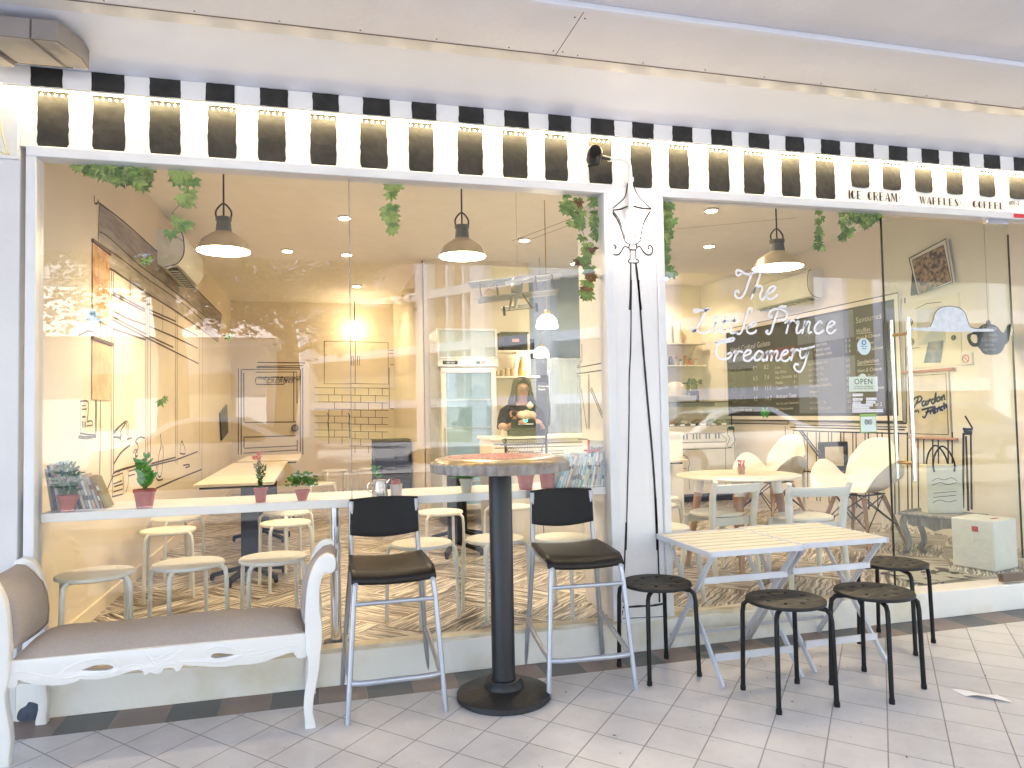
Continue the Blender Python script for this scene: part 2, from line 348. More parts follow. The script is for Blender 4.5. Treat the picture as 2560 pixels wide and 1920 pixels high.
# worn arcade lettering on the fascia: thick stem + hairlines
LT = mat('sign_ink', (.035, .015, .03), .6)
def deco(txt, x, z, h, sl, wd=.7):
    mb = MB(); val = -.0335
    for ch in txt:
        w = h*wd*{'I': .35, ' ': .75, '.': .45, 'M': 1.25, 'W': 1.3}.get(ch, 1)
        T = lambda a, b: (x+a*w, z+b*h+sl*(a*w))
        def thick(a0, a1, b0=0, b1=1): p = [T(a0,b0), T(a1,b0), T(a1,b1), T(a0,b1)]; mb.poly([(q[0], val, q[1]) for q in p])
        def thin(*p, t=.06): mb.line([T(*q) for q in p], t*h, 'y', val-.0004)
        def arc(cx, cy, rx, ry, a0, a1, n=9): return [(cx+rx*math.cos(R(a0+(a1-a0)*k/n)), cy+ry*math.sin(R(a0+(a1-a0)*k/n))) for k in range(n+1)]
        if ch == 'I': thick(.1, .9)
        if ch in 'EFL': thick(.05, .36)
        if ch == 'E': thin((.36,.96),(.8,.96)); thin((.36,.5),(.7,.5)); thin((.36,.04),(.8,.04))
        if ch == 'F': thin((.36,.96),(.8,.96)); thin((.36,.5),(.7,.5))
        if ch == 'L': thin((.36,.04),(.8,.04))
        if ch in 'CO':
            p = arc(.5,.5,.45,.5,90,270); mb.poly([(T(*q)[0], val, T(*q)[1]) for q in p+[(.36,.02),(.36,.98)]])
            thin(*(arc(.45,.5,.4,.47,90,30) if ch == 'C' else arc(.45,.5,.42,.47,90,-90)))
            if ch == 'C': thin(*arc(.45,.5,.4,.47,-90,-30))
        if ch == 'R': thick(.05, .36); thin(*([(.36,.97)]+arc(.55,.73,.25,.24,90,-90)+[(.36,.5)])); thin((.45,.5),(.85,0), t=.09)
        if ch == 'A': mb.poly([(T(*q)[0], val, T(*q)[1]) for q in ((.5,1),(.62,1),(1.02,0),(.62,0))]); thin((.5,1),(.05,0)); thin((.2,.3),(.7,.3))
        if ch == 'M': thin((.05,0),(.05,1)); mb.poly([(T(*q)[0], val, T(*q)[1]) for q in ((.05,1),(.3,1),(.55,.1),(.45,.1))]); thin((.5,.1),(.72,1)); thick(.72,.93)
        if ch == 'W': mb.poly([(T(*q)[0], val, T(*q)[1]) for q in ((.0,1),(.25,1),(.36,0),(.3,0))]); thin((.33,0),(.48,.8)); mb.poly([(T(*q)[0], val, T(*q)[1]) for q in ((.42,1),(.62,1),(.72,0),(.66,0))]); thin((.7,0),(.95,1))
        if ch == 'S': mb.poly([(T(*q)[0], val, T(*q)[1]) for q in ((.1,.8),(.35,1),(.9,.2),(.65,0))]); thin((.3,.97),(.6,.95),(.75,.85)); thin((.1,.12),(.3,.03),(.65,.03))
        if ch == '.': mb.poly([(T(*q)[0], val, T(*q)[1]) for q in ((.35,.4),(.6,.4),(.6,.6),(.35,.6))])
        x += w*1.12; z += sl*w*1.12
    return mb, x, z
mb, _, _ = deco('ICE CREAM.', 3.025, 2.49, .052, .0, .73)
mb.build('fascia_lettering', LT, shop, flat=True)
mb, _, _ = deco('WAFFLES.', 3.535, 2.489, .046, .0, .80)
mb.build('fascia_lettering', LT, shop, flat=True)
mb, _, _ = deco('COFFEE', 3.935, 2.488, .044, .0, .86)
mb.build('fascia_lettering', LT, shop, flat=True)
text('#01-2', .035, face_mtx((4.225, -.0335, 2.525), (1,0,0)), LT, shop, 'fascia_lettering')
# shop name in white brush script on the glass
NM = MB()
NMS = [[(2.426,2.041),(2.412,2.043),(2.37,2.028),(2.339,2.03),(2.307,2.045),(2.287,2.047),(2.281,2.028),(2.292,2.018),(2.312,2.027)],
[(2.381,2.032),(2.351,1.966),(2.329,1.914),(2.302,1.89),(2.276,1.895),(2.268,1.913),(2.277,1.929),(2.289,1.931),(2.293,1.922)],
[(2.436,2.031),(2.414,1.978),(2.372,1.888)],
[(2.384,1.913),(2.408,1.951),(2.438,1.961),(2.445,1.943),(2.43,1.911),(2.434,1.886),(2.45,1.889),(2.469,1.912)],
[(2.473,1.915),(2.514,1.934),(2.532,1.955),(2.515,1.963),(2.488,1.946),(2.472,1.918),(2.478,1.894),(2.503,1.89),(2.53,1.903),(2.54,1.914)],
[(2.038,1.81),(2.022,1.805),(2.008,1.813),(2.018,1.821),(2.05,1.817),(2.086,1.815),(2.106,1.824),(2.096,1.827),(2.08,1.812),(2.06,1.771),(2.031,1.726),(2.008,1.699),(1.988,1.703),(1.99,1.715),(2.002,1.715)],
[(1.993,1.696),(2.018,1.704),(2.051,1.691),(2.085,1.693),(2.111,1.711)],
[(2.134,1.743),(2.149,1.753),(2.131,1.719),(2.129,1.695),(2.15,1.701),(2.166,1.716)],
[(2.141,1.773),(2.151,1.784)],
[(2.209,1.786),(2.188,1.738),(2.175,1.698),(2.192,1.692),(2.218,1.715)],
[(2.269,1.785),(2.242,1.728),(2.231,1.697),(2.249,1.692),(2.269,1.699)],
[(2.173,1.754),(2.223,1.76),(2.285,1.764)],
[(2.371,1.812),(2.376,1.83),(2.358,1.832),(2.339,1.796),(2.318,1.734),(2.299,1.693),(2.277,1.688),(2.272,1.699)],
[(2.339,1.719),(2.383,1.735),(2.398,1.751),(2.378,1.754),(2.348,1.73),(2.338,1.704),(2.358,1.69),(2.385,1.695),(2.397,1.707)],
[(2.54,1.815),(2.513,1.752),(2.493,1.7),(2.474,1.689),(2.461,1.7),(2.471,1.708)],
[(2.499,1.791),(2.486,1.784),(2.482,1.804),(2.504,1.825),(2.54,1.834),(2.584,1.824),(2.603,1.801),(2.585,1.774),(2.546,1.766)],
[(2.542,1.831),(2.561,1.846),(2.597,1.848)],
[(2.587,1.754),(2.613,1.764),(2.602,1.722),(2.593,1.695)],
[(2.606,1.741),(2.631,1.769),(2.65,1.764)],
[(2.661,1.753),(2.679,1.764),(2.664,1.723),(2.662,1.698),(2.678,1.697),(2.695,1.714)],
[(2.672,1.782),(2.68,1.792)],
[(2.717,1.758),(2.724,1.765),(2.711,1.729),(2.699,1.695)],
[(2.711,1.731),(2.741,1.762),(2.754,1.757),(2.744,1.724),(2.742,1.699),(2.76,1.702)],
[(2.833,1.757),(2.822,1.766),(2.799,1.751),(2.783,1.724),(2.79,1.699),(2.812,1.696),(2.844,1.712)],
[(2.871,1.728),(2.909,1.745),(2.921,1.761),(2.898,1.766),(2.873,1.741),(2.868,1.71),(2.892,1.695),(2.927,1.717)],
[(2.156,1.632),(2.135,1.635),(2.162,1.646),(2.213,1.656),(2.254,1.663),(2.245,1.648),(2.207,1.642),(2.162,1.632),(2.141,1.601),(2.141,1.57),(2.17,1.546),(2.213,1.549),(2.236,1.57),(2.229,1.581),(2.213,1.573)],
[(2.251,1.582),(2.265,1.589),(2.257,1.561),(2.249,1.535)],
[(2.261,1.566),(2.283,1.589),(2.304,1.585)],
[(2.316,1.563),(2.351,1.576),(2.359,1.591),(2.335,1.594),(2.312,1.566),(2.317,1.539),(2.347,1.536),(2.372,1.556)],
[(2.436,1.582),(2.41,1.591),(2.383,1.563),(2.386,1.539),(2.414,1.545),(2.44,1.579),(2.43,1.551),(2.437,1.536),(2.449,1.543)],
[(2.458,1.581),(2.471,1.588),(2.459,1.538)],
[(2.463,1.566),(2.488,1.591),(2.5,1.583),(2.487,1.538)],
[(2.491,1.566),(2.52,1.591),(2.533,1.583),(2.52,1.548),(2.531,1.536),(2.552,1.551)],
[(2.556,1.564),(2.594,1.581),(2.596,1.596),(2.572,1.591),(2.553,1.561),(2.561,1.538),(2.588,1.536),(2.615,1.556)],
[(2.621,1.595),(2.638,1.603),(2.629,1.566),(2.619,1.539)],
[(2.632,1.574),(2.656,1.6),(2.673,1.594)],
[(2.686,1.606),(2.679,1.572),(2.689,1.551),(2.715,1.564),(2.741,1.608)],
[(2.744,1.614),(2.724,1.561),(2.707,1.514),(2.68,1.474),(2.654,1.478),(2.637,1.498),(2.648,1.516),(2.664,1.513)],
[(2.692,1.603),(2.735,1.609),(2.777,1.619)]]
for s_ in NMS:
    NM.line(s_, .0130, 'y', -.0035, sm=True)
    for q in (s_[0], s_[-1]): NM.poly([(q[0]+.0064*math.cos(k*.7854), -.00352, q[1]+.0064*math.sin(k*.7854)) for k in range(8)])
NM.build('shop_name_lettering', mat('white_vinyl', (.85, .85, .88), .45, var=.02), shop, flat=True)
# the lamp painted on the pillar
PL = MB()
for w, P in [(.006, [(1.619,2.493),(1.603,2.421),(1.569,2.384),(1.521,2.346)]), (.009, [(1.514,2.354),(1.521,2.342),(1.568,2.347),(1.616,2.367)]),
 (.005, [(1.652,2.482),(1.684,2.422),(1.75,2.363)]), (.009, [(1.649,2.369),(1.702,2.36),(1.755,2.36)]),
 (.009, [(1.519,2.337),(1.557,2.286),(1.579,2.226),(1.592,2.187)]), (.006, [(1.526,2.342),(1.565,2.291),(1.586,2.23),(1.6,2.196)]),
 (.008, [(1.749,2.349),(1.709,2.285),(1.693,2.231),(1.685,2.191)]), (.007, [(1.59,2.186),(1.611,2.165),(1.663,2.166),(1.687,2.188)]),
 (.005, [(1.602,2.198),(1.635,2.206),(1.678,2.202)]), (.008, [(1.622,2.161),(1.619,2.135),(1.657,2.134),(1.66,2.163)]),
 (.008, [(1.615,2.143),(1.591,2.147),(1.572,2.12),(1.552,2.101),(1.524,2.105),(1.514,2.131),(1.526,2.153),(1.542,2.147),(1.536,2.131)]),
 (.008, [(1.662,2.145),(1.681,2.151),(1.7,2.125),(1.723,2.108),(1.747,2.113),(1.755,2.14),(1.744,2.16),(1.729,2.153),(1.734,2.137)]),
 (.006, [(1.624,2.131),(1.622,2.082),(1.616,2.077),(1.615,2.062),(1.666,2.062),(1.667,2.079),(1.656,2.083),(1.655,2.132)]),
 (.009, [(1.625,2.06),(1.622,1.946),(1.612,1.806)]), (.012, [(1.655,2.061),(1.664,1.964),(1.678,1.807)]),
 (.007, [(1.626,1.968),(1.613,1.618),(1.6,1.443),(1.591,1.184),(1.573,0.841),(1.557,0.535)]), (.012, [(1.667,1.969),(1.673,1.837),(1.685,1.6),(1.701,1.338),(1.721,1.05),(1.733,0.79),(1.736,0.523)]),
 (.008, [(1.561,0.679),(1.546,0.468),(1.533,0.266)]), (.010, [(1.735,0.799),(1.74,0.54),(1.741,0.411),(1.741,0.248)]),
 (.011, [(1.53,0.239),(1.623,0.237),(1.698,0.234),(1.759,0.238)]), (.006, [(1.51,0.232),(1.511,0.141),(1.53,0.224)]), (.011, [(1.537,0.151),(1.62,0.138),(1.695,0.141),(1.752,0.14)]),
 (.004, [(1.529,0.182),(1.621,0.177),(1.762,0.171)])]:
    PL.line(P, w, 'y', -.0325, sm=True)
PL.build('painted_street_lamp', INK, shop, flat=True)
for i, (x, z, w, h) in enumerate([(.90, .035, .05, .02), (-1.2, .03, .045, .05)]):
    flat([smooth2([(x+random.uniform(-.3, .3)*w+w*math.cos(a*.7), z+h*math.sin(a*.7)*random.uniform(.7, 1.3)) for a in range(9)])], 'peeled_paint', mat('old_blue_paint', (.07, .09, .13), .7, var=.2, scale=30), shop, 'y', -.0358, .001) if i else None
# junction cover + cable on the left pier
jb = thing('junction_cover', 'white cover plate with a loose cable on the far left pier', 'cover plate')
MB().box(-1.42, -1.252, -.05, -.031, 2.41, 2.655).build('plate', WHITE, jb, bevel=.003)
MB().tube([(-1.36,-.06,2.72),(-1.325,-.07,2.60),(-1.31,-.065,2.52),(-1.29,-.065,2.44),(-1.285,-.06,2.425),(-1.31,-.06,2.43),(-1.34,-.055,2.45)], .0035, 6, sm=True).build('cable', mat('yellowed_cable', (.7, .62, .3), .5), jb)
# boxed-in casing under the soffit, top left
cas = thing('duct_casing', 'grey-beige boxed casing with dark joints in the top left corner', 'casing')
CB = mat('casing_board', (.27, .24, .225), .75, var=.12, scale=7, bump=.3, bscale=30)
flat([[(-1.075,-.43),(-.985,-.43),(-.935,-.30),(-.935,-.20),(-1.02,-.20)]], 'panel', CB, cas, 'z', 2.81, .08)
flat([[(-1.26,-.43),(-1.082,-.43),(-1.028,-.20),(-1.2,-.20)]], 'panel', CB, cas, 'z', 2.808, .08)
flat([[(-1.6,-.43),(-1.27,-.36),(-1.22,-.18),(-1.6,-.14)]], 'panel', CB, cas, 'z', 2.79, .06)
cl_ = MB()
for P in ([(-1.075,-.43),(-.985,-.43),(-.935,-.30),(-.935,-.20),(-1.02,-.20),(-1.075,-.43)],[(-1.26,-.43),(-1.082,-.43),(-1.028,-.20),(-1.2,-.20),(-1.26,-.43)]): cl_.line(P, .006, 'z', 2.7675)
cl_.build('outline', INK, cas, flat=True)
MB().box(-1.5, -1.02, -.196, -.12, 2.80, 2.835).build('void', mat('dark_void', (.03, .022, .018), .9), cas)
# LED strip along the fascia
LEDE = mat('led_glow', (1, .85, .55), .5, emit=(1, .80, .42), es=9)
led = thing('led_strip', 'warm white LED strip glowing along the striped fascia', 'light strip', (0, -.05, 2.72))
MB().box(-1.31, 5.4, -.069, -.052, 2.7215, 2.7295).build('channel', mat('led_channel', (.8, .75, .6), .5), led)
bd = MB()
for k in range(248): bd.ball((-1.30+k*.027, -.043, 2.7065), .0052, 6, 4)
bd.build('led_beads', LEDE, led, flat=True)
bd = MB(); bd.box(-1.31, 5.4, -.066, -.060, 2.717, 2.7212); bd.build('led_tape', LEDE, led, flat=True)
for k in range(7):
    light('AREA', 'led_light', (-1.31+.48+k*.96, -.062, 2.7165), .42, (1, .79, .46), .96, led, (R(-12), 0, 0), sy=.012)
cb = MB()
for k in range(9): cb.ball((-1.33-.012*(k%2), -.06, 2.76-k*.009), .004, 6, 4)
cb.tube([(-1.34,-.06,2.77),(-1.35,-.07,2.72),(-1.335,-.06,2.68)], .004, 6); cb.build('coiled_lead', LEDE, led)
# wall lamp, pipe and spotlight on the pillar
wl = thing('wall_lamp', 'bare white bulb lamp on a white conduit over the painted pillar lantern', 'wall lamp')
MB().tube([(1.50,-.055,2.607),(1.585,-.055,2.612),(1.612,-.055,2.595),(1.622,-.055,2.555),(1.625,-.055,2.47),(1.625,-.055,2.33)], .0125, 12, sm=True).build('conduit', WHITE, wl)
MB().box(1.595, 1.648, -.050, -.0305, 2.498, 2.512).box(1.612, 1.638, -.072, -.05, 2.494, 2.516).build('bracket', WHITE, wl, bevel=.002)
MB().lathe([(.022,0),(.028,.01),(.03,.05),(.012,.07)], (1.622,-.058,2.275)).build('socket', WHITE, wl)
MB().ball((1.632,-.085,2.255), .036, 16, 10).build('bulb', mat('pink_white_bulb', (1,.9,.85), .4, emit=(1,.86,.78), es=4), wl)
light('POINT', 'bulb_light', (1.66,-.17,2.25), .22, (1,.84,.74), .03, wl)
sp = thing('spotlight', 'small round black spotlight on the fascia beside the white pipe', 'spotlight')
MB().lathe([(.030,-.045),(.040,-.04),(.040,.03),(.032,.045),(.01,.05)], (0,0,0), 22).xf(Matrix.Translation((1.398,-.115,2.60)) @ Matrix.Rotation(R(78), 4, 'X') @ Matrix.Rotation(R(-15), 4, 'Y')).build('housing', BLACKM, sp)
MB().tube([(1.43,-.10,2.603),(1.505,-.06,2.608)], .011, 10).build('arm', BLACKM, sp)
MB().tube([(1.40,-.08,2.59),(1.40,-.031,2.57)], .009, 8).build('bracket', BLACKM, sp)
# glass door
dr = thing('glass_door', 'frameless glass door with long steel pull handles at the right', 'door', (4.24, 0, .16))
MB().box(3.282, 4.243, -.004, .008, .19, 2.40).build('door_panel', glass_mat('door_glass', .043, (.95, .98, .96)), dr)
MB().box(3.276, 3.2815, -.004, .008, .19, 2.40).box(4.2435, 4.2465, -.004, .008, .30, 2.34).build('glass_edge', mat('glass_edge', (.03, .04, .035), .2), dr)
BRS = mat('bronze', (.55, .36, .2), .3, metal=.8)
hd = MB().tube([(3.385,-.065,.825),(3.385,-.065,1.79)], .0105, 14).build('handle', CHROME, dr)
MB().tube([(3.385,.065,.825),(3.385,.065,1.79)], .0105, 14).build('handle', CHROME, dr)
MB().tube([(3.385,-.055,1.695),(3.385,.055,1.695)], .010, 10).tube([(3.385,-.055,.925),(3.385,.055,.925)], .010, 10).build('standoff', BRS, hd)
MB().box(4.064, 4.236, -.016, .02, 2.402, 2.455).build('patch_fitting', CHROME, dr, bevel=.002)
MB().box(4.066, 4.232, -.016, .02, .165, .215).build('patch_fitting', mat('worn_brown_metal', (.2, .15, .12), .4, metal=.5), dr, bevel=.002)
hat = [(3.455,1.735),(3.53,1.737),(3.60,1.742),(3.625,1.78),(3.645,1.83),(3.69,1.862),(3.76,1.872),(3.83,1.862),(3.872,1.83),(3.89,1.78),(3.915,1.742),(4.0,1.737),(4.08,1.735),(4.088,1.728),(4.08,1.72),(3.9,1.716),(3.76,1.714),(3.6,1.716),(3.46,1.722)]
flat([smooth2(hat, 3)], 'hat_sticker', mat('hat_white', (.72, .76, .82), .5, var=.08, scale=30), dr, 'y', -.0055, .001)
MB().line(hat[2:12], .004, 'y', -.0068, sm=True).build('hat_outline', INK, dr, flat=True)
tag(MB().box(4.244, 4.345, -.05, -.0455, 2.438, 2.462).build('red_tag', mat('red_label', (.65, .03, .04), .5)), 'small red tag on the frame above the door hinge', 'tag')
# stickers and the open sign
PAPG = mat('pale_green_card', (.70, .80, .74), .6, var=.03)
sg = thing('open_sign', 'pale green OPEN sign card hung inside the glass near the door', 'sign', (3.13, .03, 1.36))
flat([[(3.033,1.355),(3.232,1.355),(3.232,1.443),(3.155,1.444),(3.145,1.458),(3.13,1.462),(3.115,1.458),(3.105,1.444),(3.033,1.443)]], 'card', PAPG, sg, 'y', .028, .003)
GRN = mat('sign_green_ink', (.05, .10, .09), .6)
text('OPEN', .047, face_mtx((3.1325, .0262, 1.398), (1,0,0)), GRN, sg, align='CENTER', offset=.0006, space=1.12)
text('THANKS FOR DROPPING BY', .0105, face_mtx((3.1325, .0262, 1.381), (1,0,0)), GRN, sg, align='CENTER')
text('YOU ARE MOST WELCOME HERE', .0095, face_mtx((3.1325, .0262, 1.369), (1,0,0)), GRN, sg, align='CENTER')
hs = MB()
VW = MT['white_vinyl']
hz = [(3.028,1.341),(3.1,1.328),(3.029,1.315),(3.096,1.302),(3.122,1.316),(3.197,1.302),(3.028,1.294),(3.084,1.283),(3.121,1.296),(3.187,1.283),(3.024,1.279),(3.167,1.266),(3.023,1.261),(3.142,1.247),(3.023,1.247),(3.237,1.232)]
for a, b in zip(hz[::2], hz[1::2]): hs.box(a[0], b[0], -.003, -.001, min(a[1], b[1])-.001, max(a[1], b[1])+.001)
hh = thing('opening_hours_sticker', 'block of small white lettered strips stuck below the OPEN sign', 'sticker', (3.1, -.002, 1.25))
hs.build('strips', VW, hh)
tl = MB()
for a, b in zip(hz[::2], hz[1::2]):
    x = a[0]+.004
    while x < b[0]-.005:
        w = random.uniform(.003, .007); tl.box(x, x+w, -.0036, -.0031, (a[1]+b[1])/2-.002, (a[1]+b[1])/2+.002); x += w+.0025
tl.build('printed_lines', mat('pink_grey_ink', (.45, .38, .42), .6), hh)
st = thing('round_sticker', 'oval pale blue sticker with a ring mark above the OPEN sign', 'sticker', (3.121, -.002, 1.62))
MB().lathe([(.047,0),(.047,.0012)], (0,0,0), 32, 1, 1.06).xf(Matrix.Translation((3.121,-.0012,1.62)) @ Matrix.Rotation(R(90), 4, 'X')).build('disc', mat('pale_blue_vinyl', (.66, .78, .80), .5), st)
MB().tube([(3.121+.013*math.cos(k*.5), -.003, 1.644+.013*math.sin(k*.5)) for k in range(13)], .003, 6, closed=True).build('ring', mat('sticker_blue', (.05, .17, .4), .5), st)
text('We are\nlisted', .013, face_mtx((3.121, -.003, 1.617), (1,0,0)), MT['sticker_blue'], st, align='CENTER')
gs = thing('owl_sticker', 'green topped square sticker with two owl-eye rings under the white strips', 'sticker', (3.13, -.002, 1.16))
MB().box(3.072, 3.188, -.0024, -.001, 1.112, 1.222).build('backing', mat('sticker_green', (.30, .48, .13), .5), gs)
MB().box(3.078, 3.183, -.0034, -.0026, 1.117, 1.205).build('face', PAPG, gs)
ow = MB()
for cx in (3.117, 3.143):
    for rr in (.0125, .0055): ow.tube([(cx+rr*math.cos(k*.5236), -.004, 1.172+rr*math.sin(k*.5236)) for k in range(12)], .0014, 6, closed=True)
ow.tube([(3.103,-.004,1.186),(3.118,-.004,1.188),(3.13,-.004,1.180),(3.142,-.004,1.188),(3.157,-.004,1.186)], .0015, 6)
ow.build('owl_eyes', INK, gs)
text('trip', .018, face_mtx((3.13, -.004, 1.135), (1,0,0)), GRN, gs, align='CENTER') if 0 else None

# ---------------- interior shell ----------------
def plank_mat():
    m = bpy.data.materials.new('sketched_plank_floor'); m.use_nodes = True
    n = m.node_tree.nodes; l = m.node_tree.links; b = n['Principled BSDF']
    def mth(op, a, c=None):
        x = n.new('ShaderNodeMath'); x.operation = op
        for i, v in enumerate((a, c)):
            if v is None: continue
            if isinstance(v, (int, float)): x.inputs[i].default_value = v
            else: l.new(v, x.inputs[i])
        return x.outputs[0]
    tc = n.new('ShaderNodeTexCoord'); mp = n.new('ShaderNodeMapping'); mp.inputs['Rotation'].default_value = (0, 0, R(45)); mp.inputs['Scale'].default_value = (1.9, 1.9, 1)
    l.new(tc.outputs['Object'], mp.inputs[0]); wv = n.new('ShaderNodeTexNoise'); wv.inputs['Scale'].default_value = 2.3; wv.inputs['Detail'].default_value = 2; l.new(mp.outputs[0], wv.inputs[0])
    wd = n.new('ShaderNodeVectorMath'); wd.operation = 'MULTIPLY_ADD'; l.new(wv.outputs['Color'], wd.inputs[0]); wd.inputs[1].default_value = (.16, .16, 0); l.new(mp.outputs[0], wd.inputs[2])
    sp = n.new('ShaderNodeSeparateXYZ'); l.new(wd.outputs[0], sp.inputs[0])
    u, v = sp.outputs[0], sp.outputs[1]
    par = mth('MODULO', mth('ABSOLUTE', mth('ADD', mth('FLOOR', u), mth('FLOOR', v))), 2.0)
    def mixf(a, c): return mth('ADD', mth('MULTIPLY', a, mth('SUBTRACT', 1.0, par)), mth('MULTIPLY', c, par))
    al = mixf(u, v); ac = mixf(v, u)
    cv = n.new('ShaderNodeCombineXYZ'); l.new(mth('MULTIPLY', al, 1.6), cv.inputs[0]); l.new(mth('MULTIPLY', ac, 34.0), cv.inputs[1]); l.new(mth('MULTIPLY', mth('FLOOR', mth('MULTIPLY', ac, 5.0)), 3.7), cv.inputs[2])
    nz = n.new('ShaderNodeTexNoise'); nz.inputs['Scale'].default_value = 1; nz.inputs['Detail'].default_value = 7; nz.inputs['Roughness'].default_value = .68; l.new(cv.outputs[0], nz.inputs[0])
    rp = n.new('ShaderNodeValToRGB'); l.new(nz.outputs[0], rp.inputs[0])
    e = rp.color_ramp.elements; e[0].position = .43; e[0].color = (.02, .016, .013, 1); e[1].position = .57; e[1].color = (.74, .69, .62, 1)
    x = e.new(.50); x.color = (.30, .26, .22, 1)
    g = n.new('ShaderNodeMapRange'); l.new(mth('ABSOLUTE', mth('SUBTRACT', mth('FRACT', mth('MULTIPLY', ac, 5.0)), .5)), g.inputs[0]); g.inputs[1].default_value = .46; g.inputs[2].default_value = .485
    mx = n.new('ShaderNodeMix'); mx.data_type = 'RGBA'; l.new(g.outputs[0], mx.inputs[0]); l.new(rp.outputs[0], mx.inputs[6]); mx.inputs[7].default_value = (.05, .035, .025, 1)
    l.new(mx.outputs[2], b.inputs['Base Color']); b.inputs['Roughness'].default_value = .3
    return m
WARM = mat('cream_wall', (.72, .64, .50), .8, var=.03, scale=1.5, bump=.1)
WARM2 = mat('pale_wall', (.76, .71, .63), .75, var=.03, scale=1.5, bump=.1)
BLUEW = mat('kitchen_wall', (.32, .39, .48), .7, var=.04)
struct(MB().poly([(-1.3,.10,.15),(5.3,.10,.15),(5.3,8,.15),(-1.3,8,.15)]).build('interior_floor', plank_mat(), flat=True))
LW = struct(MB().box(-1.4, -1.25, .06, 8, .15, 3.0).build('interior_wall_left', WARM))
RW = struct(MB().box(5.2, 5.35, .06, 8, .15, 3.0).build('interior_wall_right', WARM2))
BW = struct(MB().box(-1.25, 1.14, 7.8, 7.95, .15, 3.0).build('interior_wall_back', WARM))
KW = struct(MB().box(1.14, 1.24, 4.42, 7.8, .15, 3.0).box(1.14, 2.36, 4.4, 4.5, .15, 3.0).build('kitchen_partition', WARM))
KB = struct(MB().box(2.36, 3.55, 5.2, 5.3, .15, 3.0).box(3.5, 3.55, 4.9, 5.2, .15, 3.0).build('kitchen_wall', BLUEW))
IW = struct(MB().box(3.55, 5.2, 5.5, 5.6, .15, 3.0).build('servery_wall', WARM))
CE = struct(MB().box(-1.25, 5.2, .16, 7.95, 3.0, 3.1).build('interior_ceiling', mat('ceiling_paint', (.86, .83, .77), .8, var=.02)))
cl = MB()
for x0, y0, x1, y1 in ((3.10,2.79,4.23,2.06),(1.9,3.4,2.5,1.6),(2.0,3.5,2.62,1.62)): cl.line([(x0,y0),(x1,y1)], .01, 'z', 2.998)
cl.build('conduit_line', mat('ceiling_line', (.2, .16, .12), .7), CE, flat=True)
MB().box(-1.25, -1.235, .06, 7.8, .15, .23).build('skirting', WARM, LW)
MB().box(5.185, 5.2, 1.0, 5.5, .15, .25).build('skirting', WARM2, RW)
# drawing on the left wall
def strokes(parent, plane, val, L, name='wall_drawing', m=INK, sm=True):
    mb = MB()
    for w, P in L: mb.line(P, w, plane, val, sm=sm)
    return mb.build(name, m, parent, flat=True)
INKB = mat('brown_ink', (.07, .045, .03), .7, var=.1)
strokes(LW, 'x', -1.2485, [(0.014, [(1.163,2.147),(1.181,1.47),(1.169,0.799)]), (0.014, [(1.408,2.204),(1.411,1.479),(1.413,0.913)]), (0.014, [(1.453,2.203),(1.454,2.068)]), (0.014, [(1.467,1.848),(1.469,0.929)]), (0.014, [(1.875,2.256),(1.868,1.967)]), (0.014, [(2.348,2.24),(2.343,0.885)]), (0.014, [(2.407,2.237),(2.412,0.905)]), (0.014, [(2.462,2.234),(2.463,1.92)]), (0.014, [(2.502,1.899),(2.505,0.911)]), (0.014, [(2.955,2.219),(2.955,2.001)]), (0.014, [(3.525,2.259),(3.504,0.874)]), (0.014, [(3.604,2.24),(3.582,0.854)]), (0.014, [(4.875,2.291),(4.857,0.877)]), (0.014, [(5.049,2.494),(5.105,2.319),(5.022,0.547)]), (0.014, [(1.435,2.076),(1.832,2.083),(2.312,2.093)]), (0.014, [(1.428,2.059),(1.832,2.065),(2.322,2.076)]), (0.014, [(1.436,1.957),(1.833,1.957),(2.338,1.98)]), (0.014, [(1.429,1.92),(2.365,1.91)]), (0.014, [(1.429,1.9),(2.365,1.885),(4.815,1.86)]), (0.014, [(2.474,2.11),(3.525,2.155)]), (0.014, [(2.474,2.085),(3.525,2.125),(4.764,2.154)]), (0.014, [(2.446,1.981),(3.524,2.006),(4.762,2.022)]), (0.014, [(1.437,1.844),(2.339,1.867)]), (0.014, [(2.447,1.906),(3.409,1.907)]), (0.014, [(2.477,0.913),(3.558,0.9)]), (0.014, [(2.533,0.928),(3.52,0.924)]), (0.014, [(3.558,0.9),(4.749,0.917)]), (0.014, [(1.297,0.824),(1.439,0.911),(1.552,0.943),(2.369,0.944)]), (0.014, [(2.648,0.723),(3.676,0.721),(5.024,0.708)]), (0.014, [(1.475,0.995),(1.63,1.053),(1.883,1.097)]), (0.014, [(1.474,1.163),(1.649,1.153)]), (0.014, [(1.474,1.194),(1.629,1.233),(1.773,1.248),(1.804,1.154)]), (0.014, [(1.65,1.116),(1.629,1.191),(1.752,1.243)]), (0.014, [(1.795,1.138),(1.927,1.145)]), (0.014, [(2.043,1.125),(2.163,1.142),(2.315,1.133)]), (0.014, [(2.019,1.12),(2.115,1.076),(2.02,1.023),(2.091,1.008)]), (0.014, [(2.859,1.152),(2.891,1.058),(2.797,0.97),(2.767,0.828),(2.891,0.812),(2.974,0.96),(2.955,1.055)]), (0.014, [(2.736,0.908),(2.677,0.835),(2.767,0.783),(2.955,0.774)]), (0.014, [(3.718,0.951),(3.801,1.053),(3.886,1.035),(4.016,0.936),(3.718,0.948)]), (0.014, [(3.885,0.827),(4.197,0.814),(4.244,0.795),(4.015,0.795)])], m=INKB)
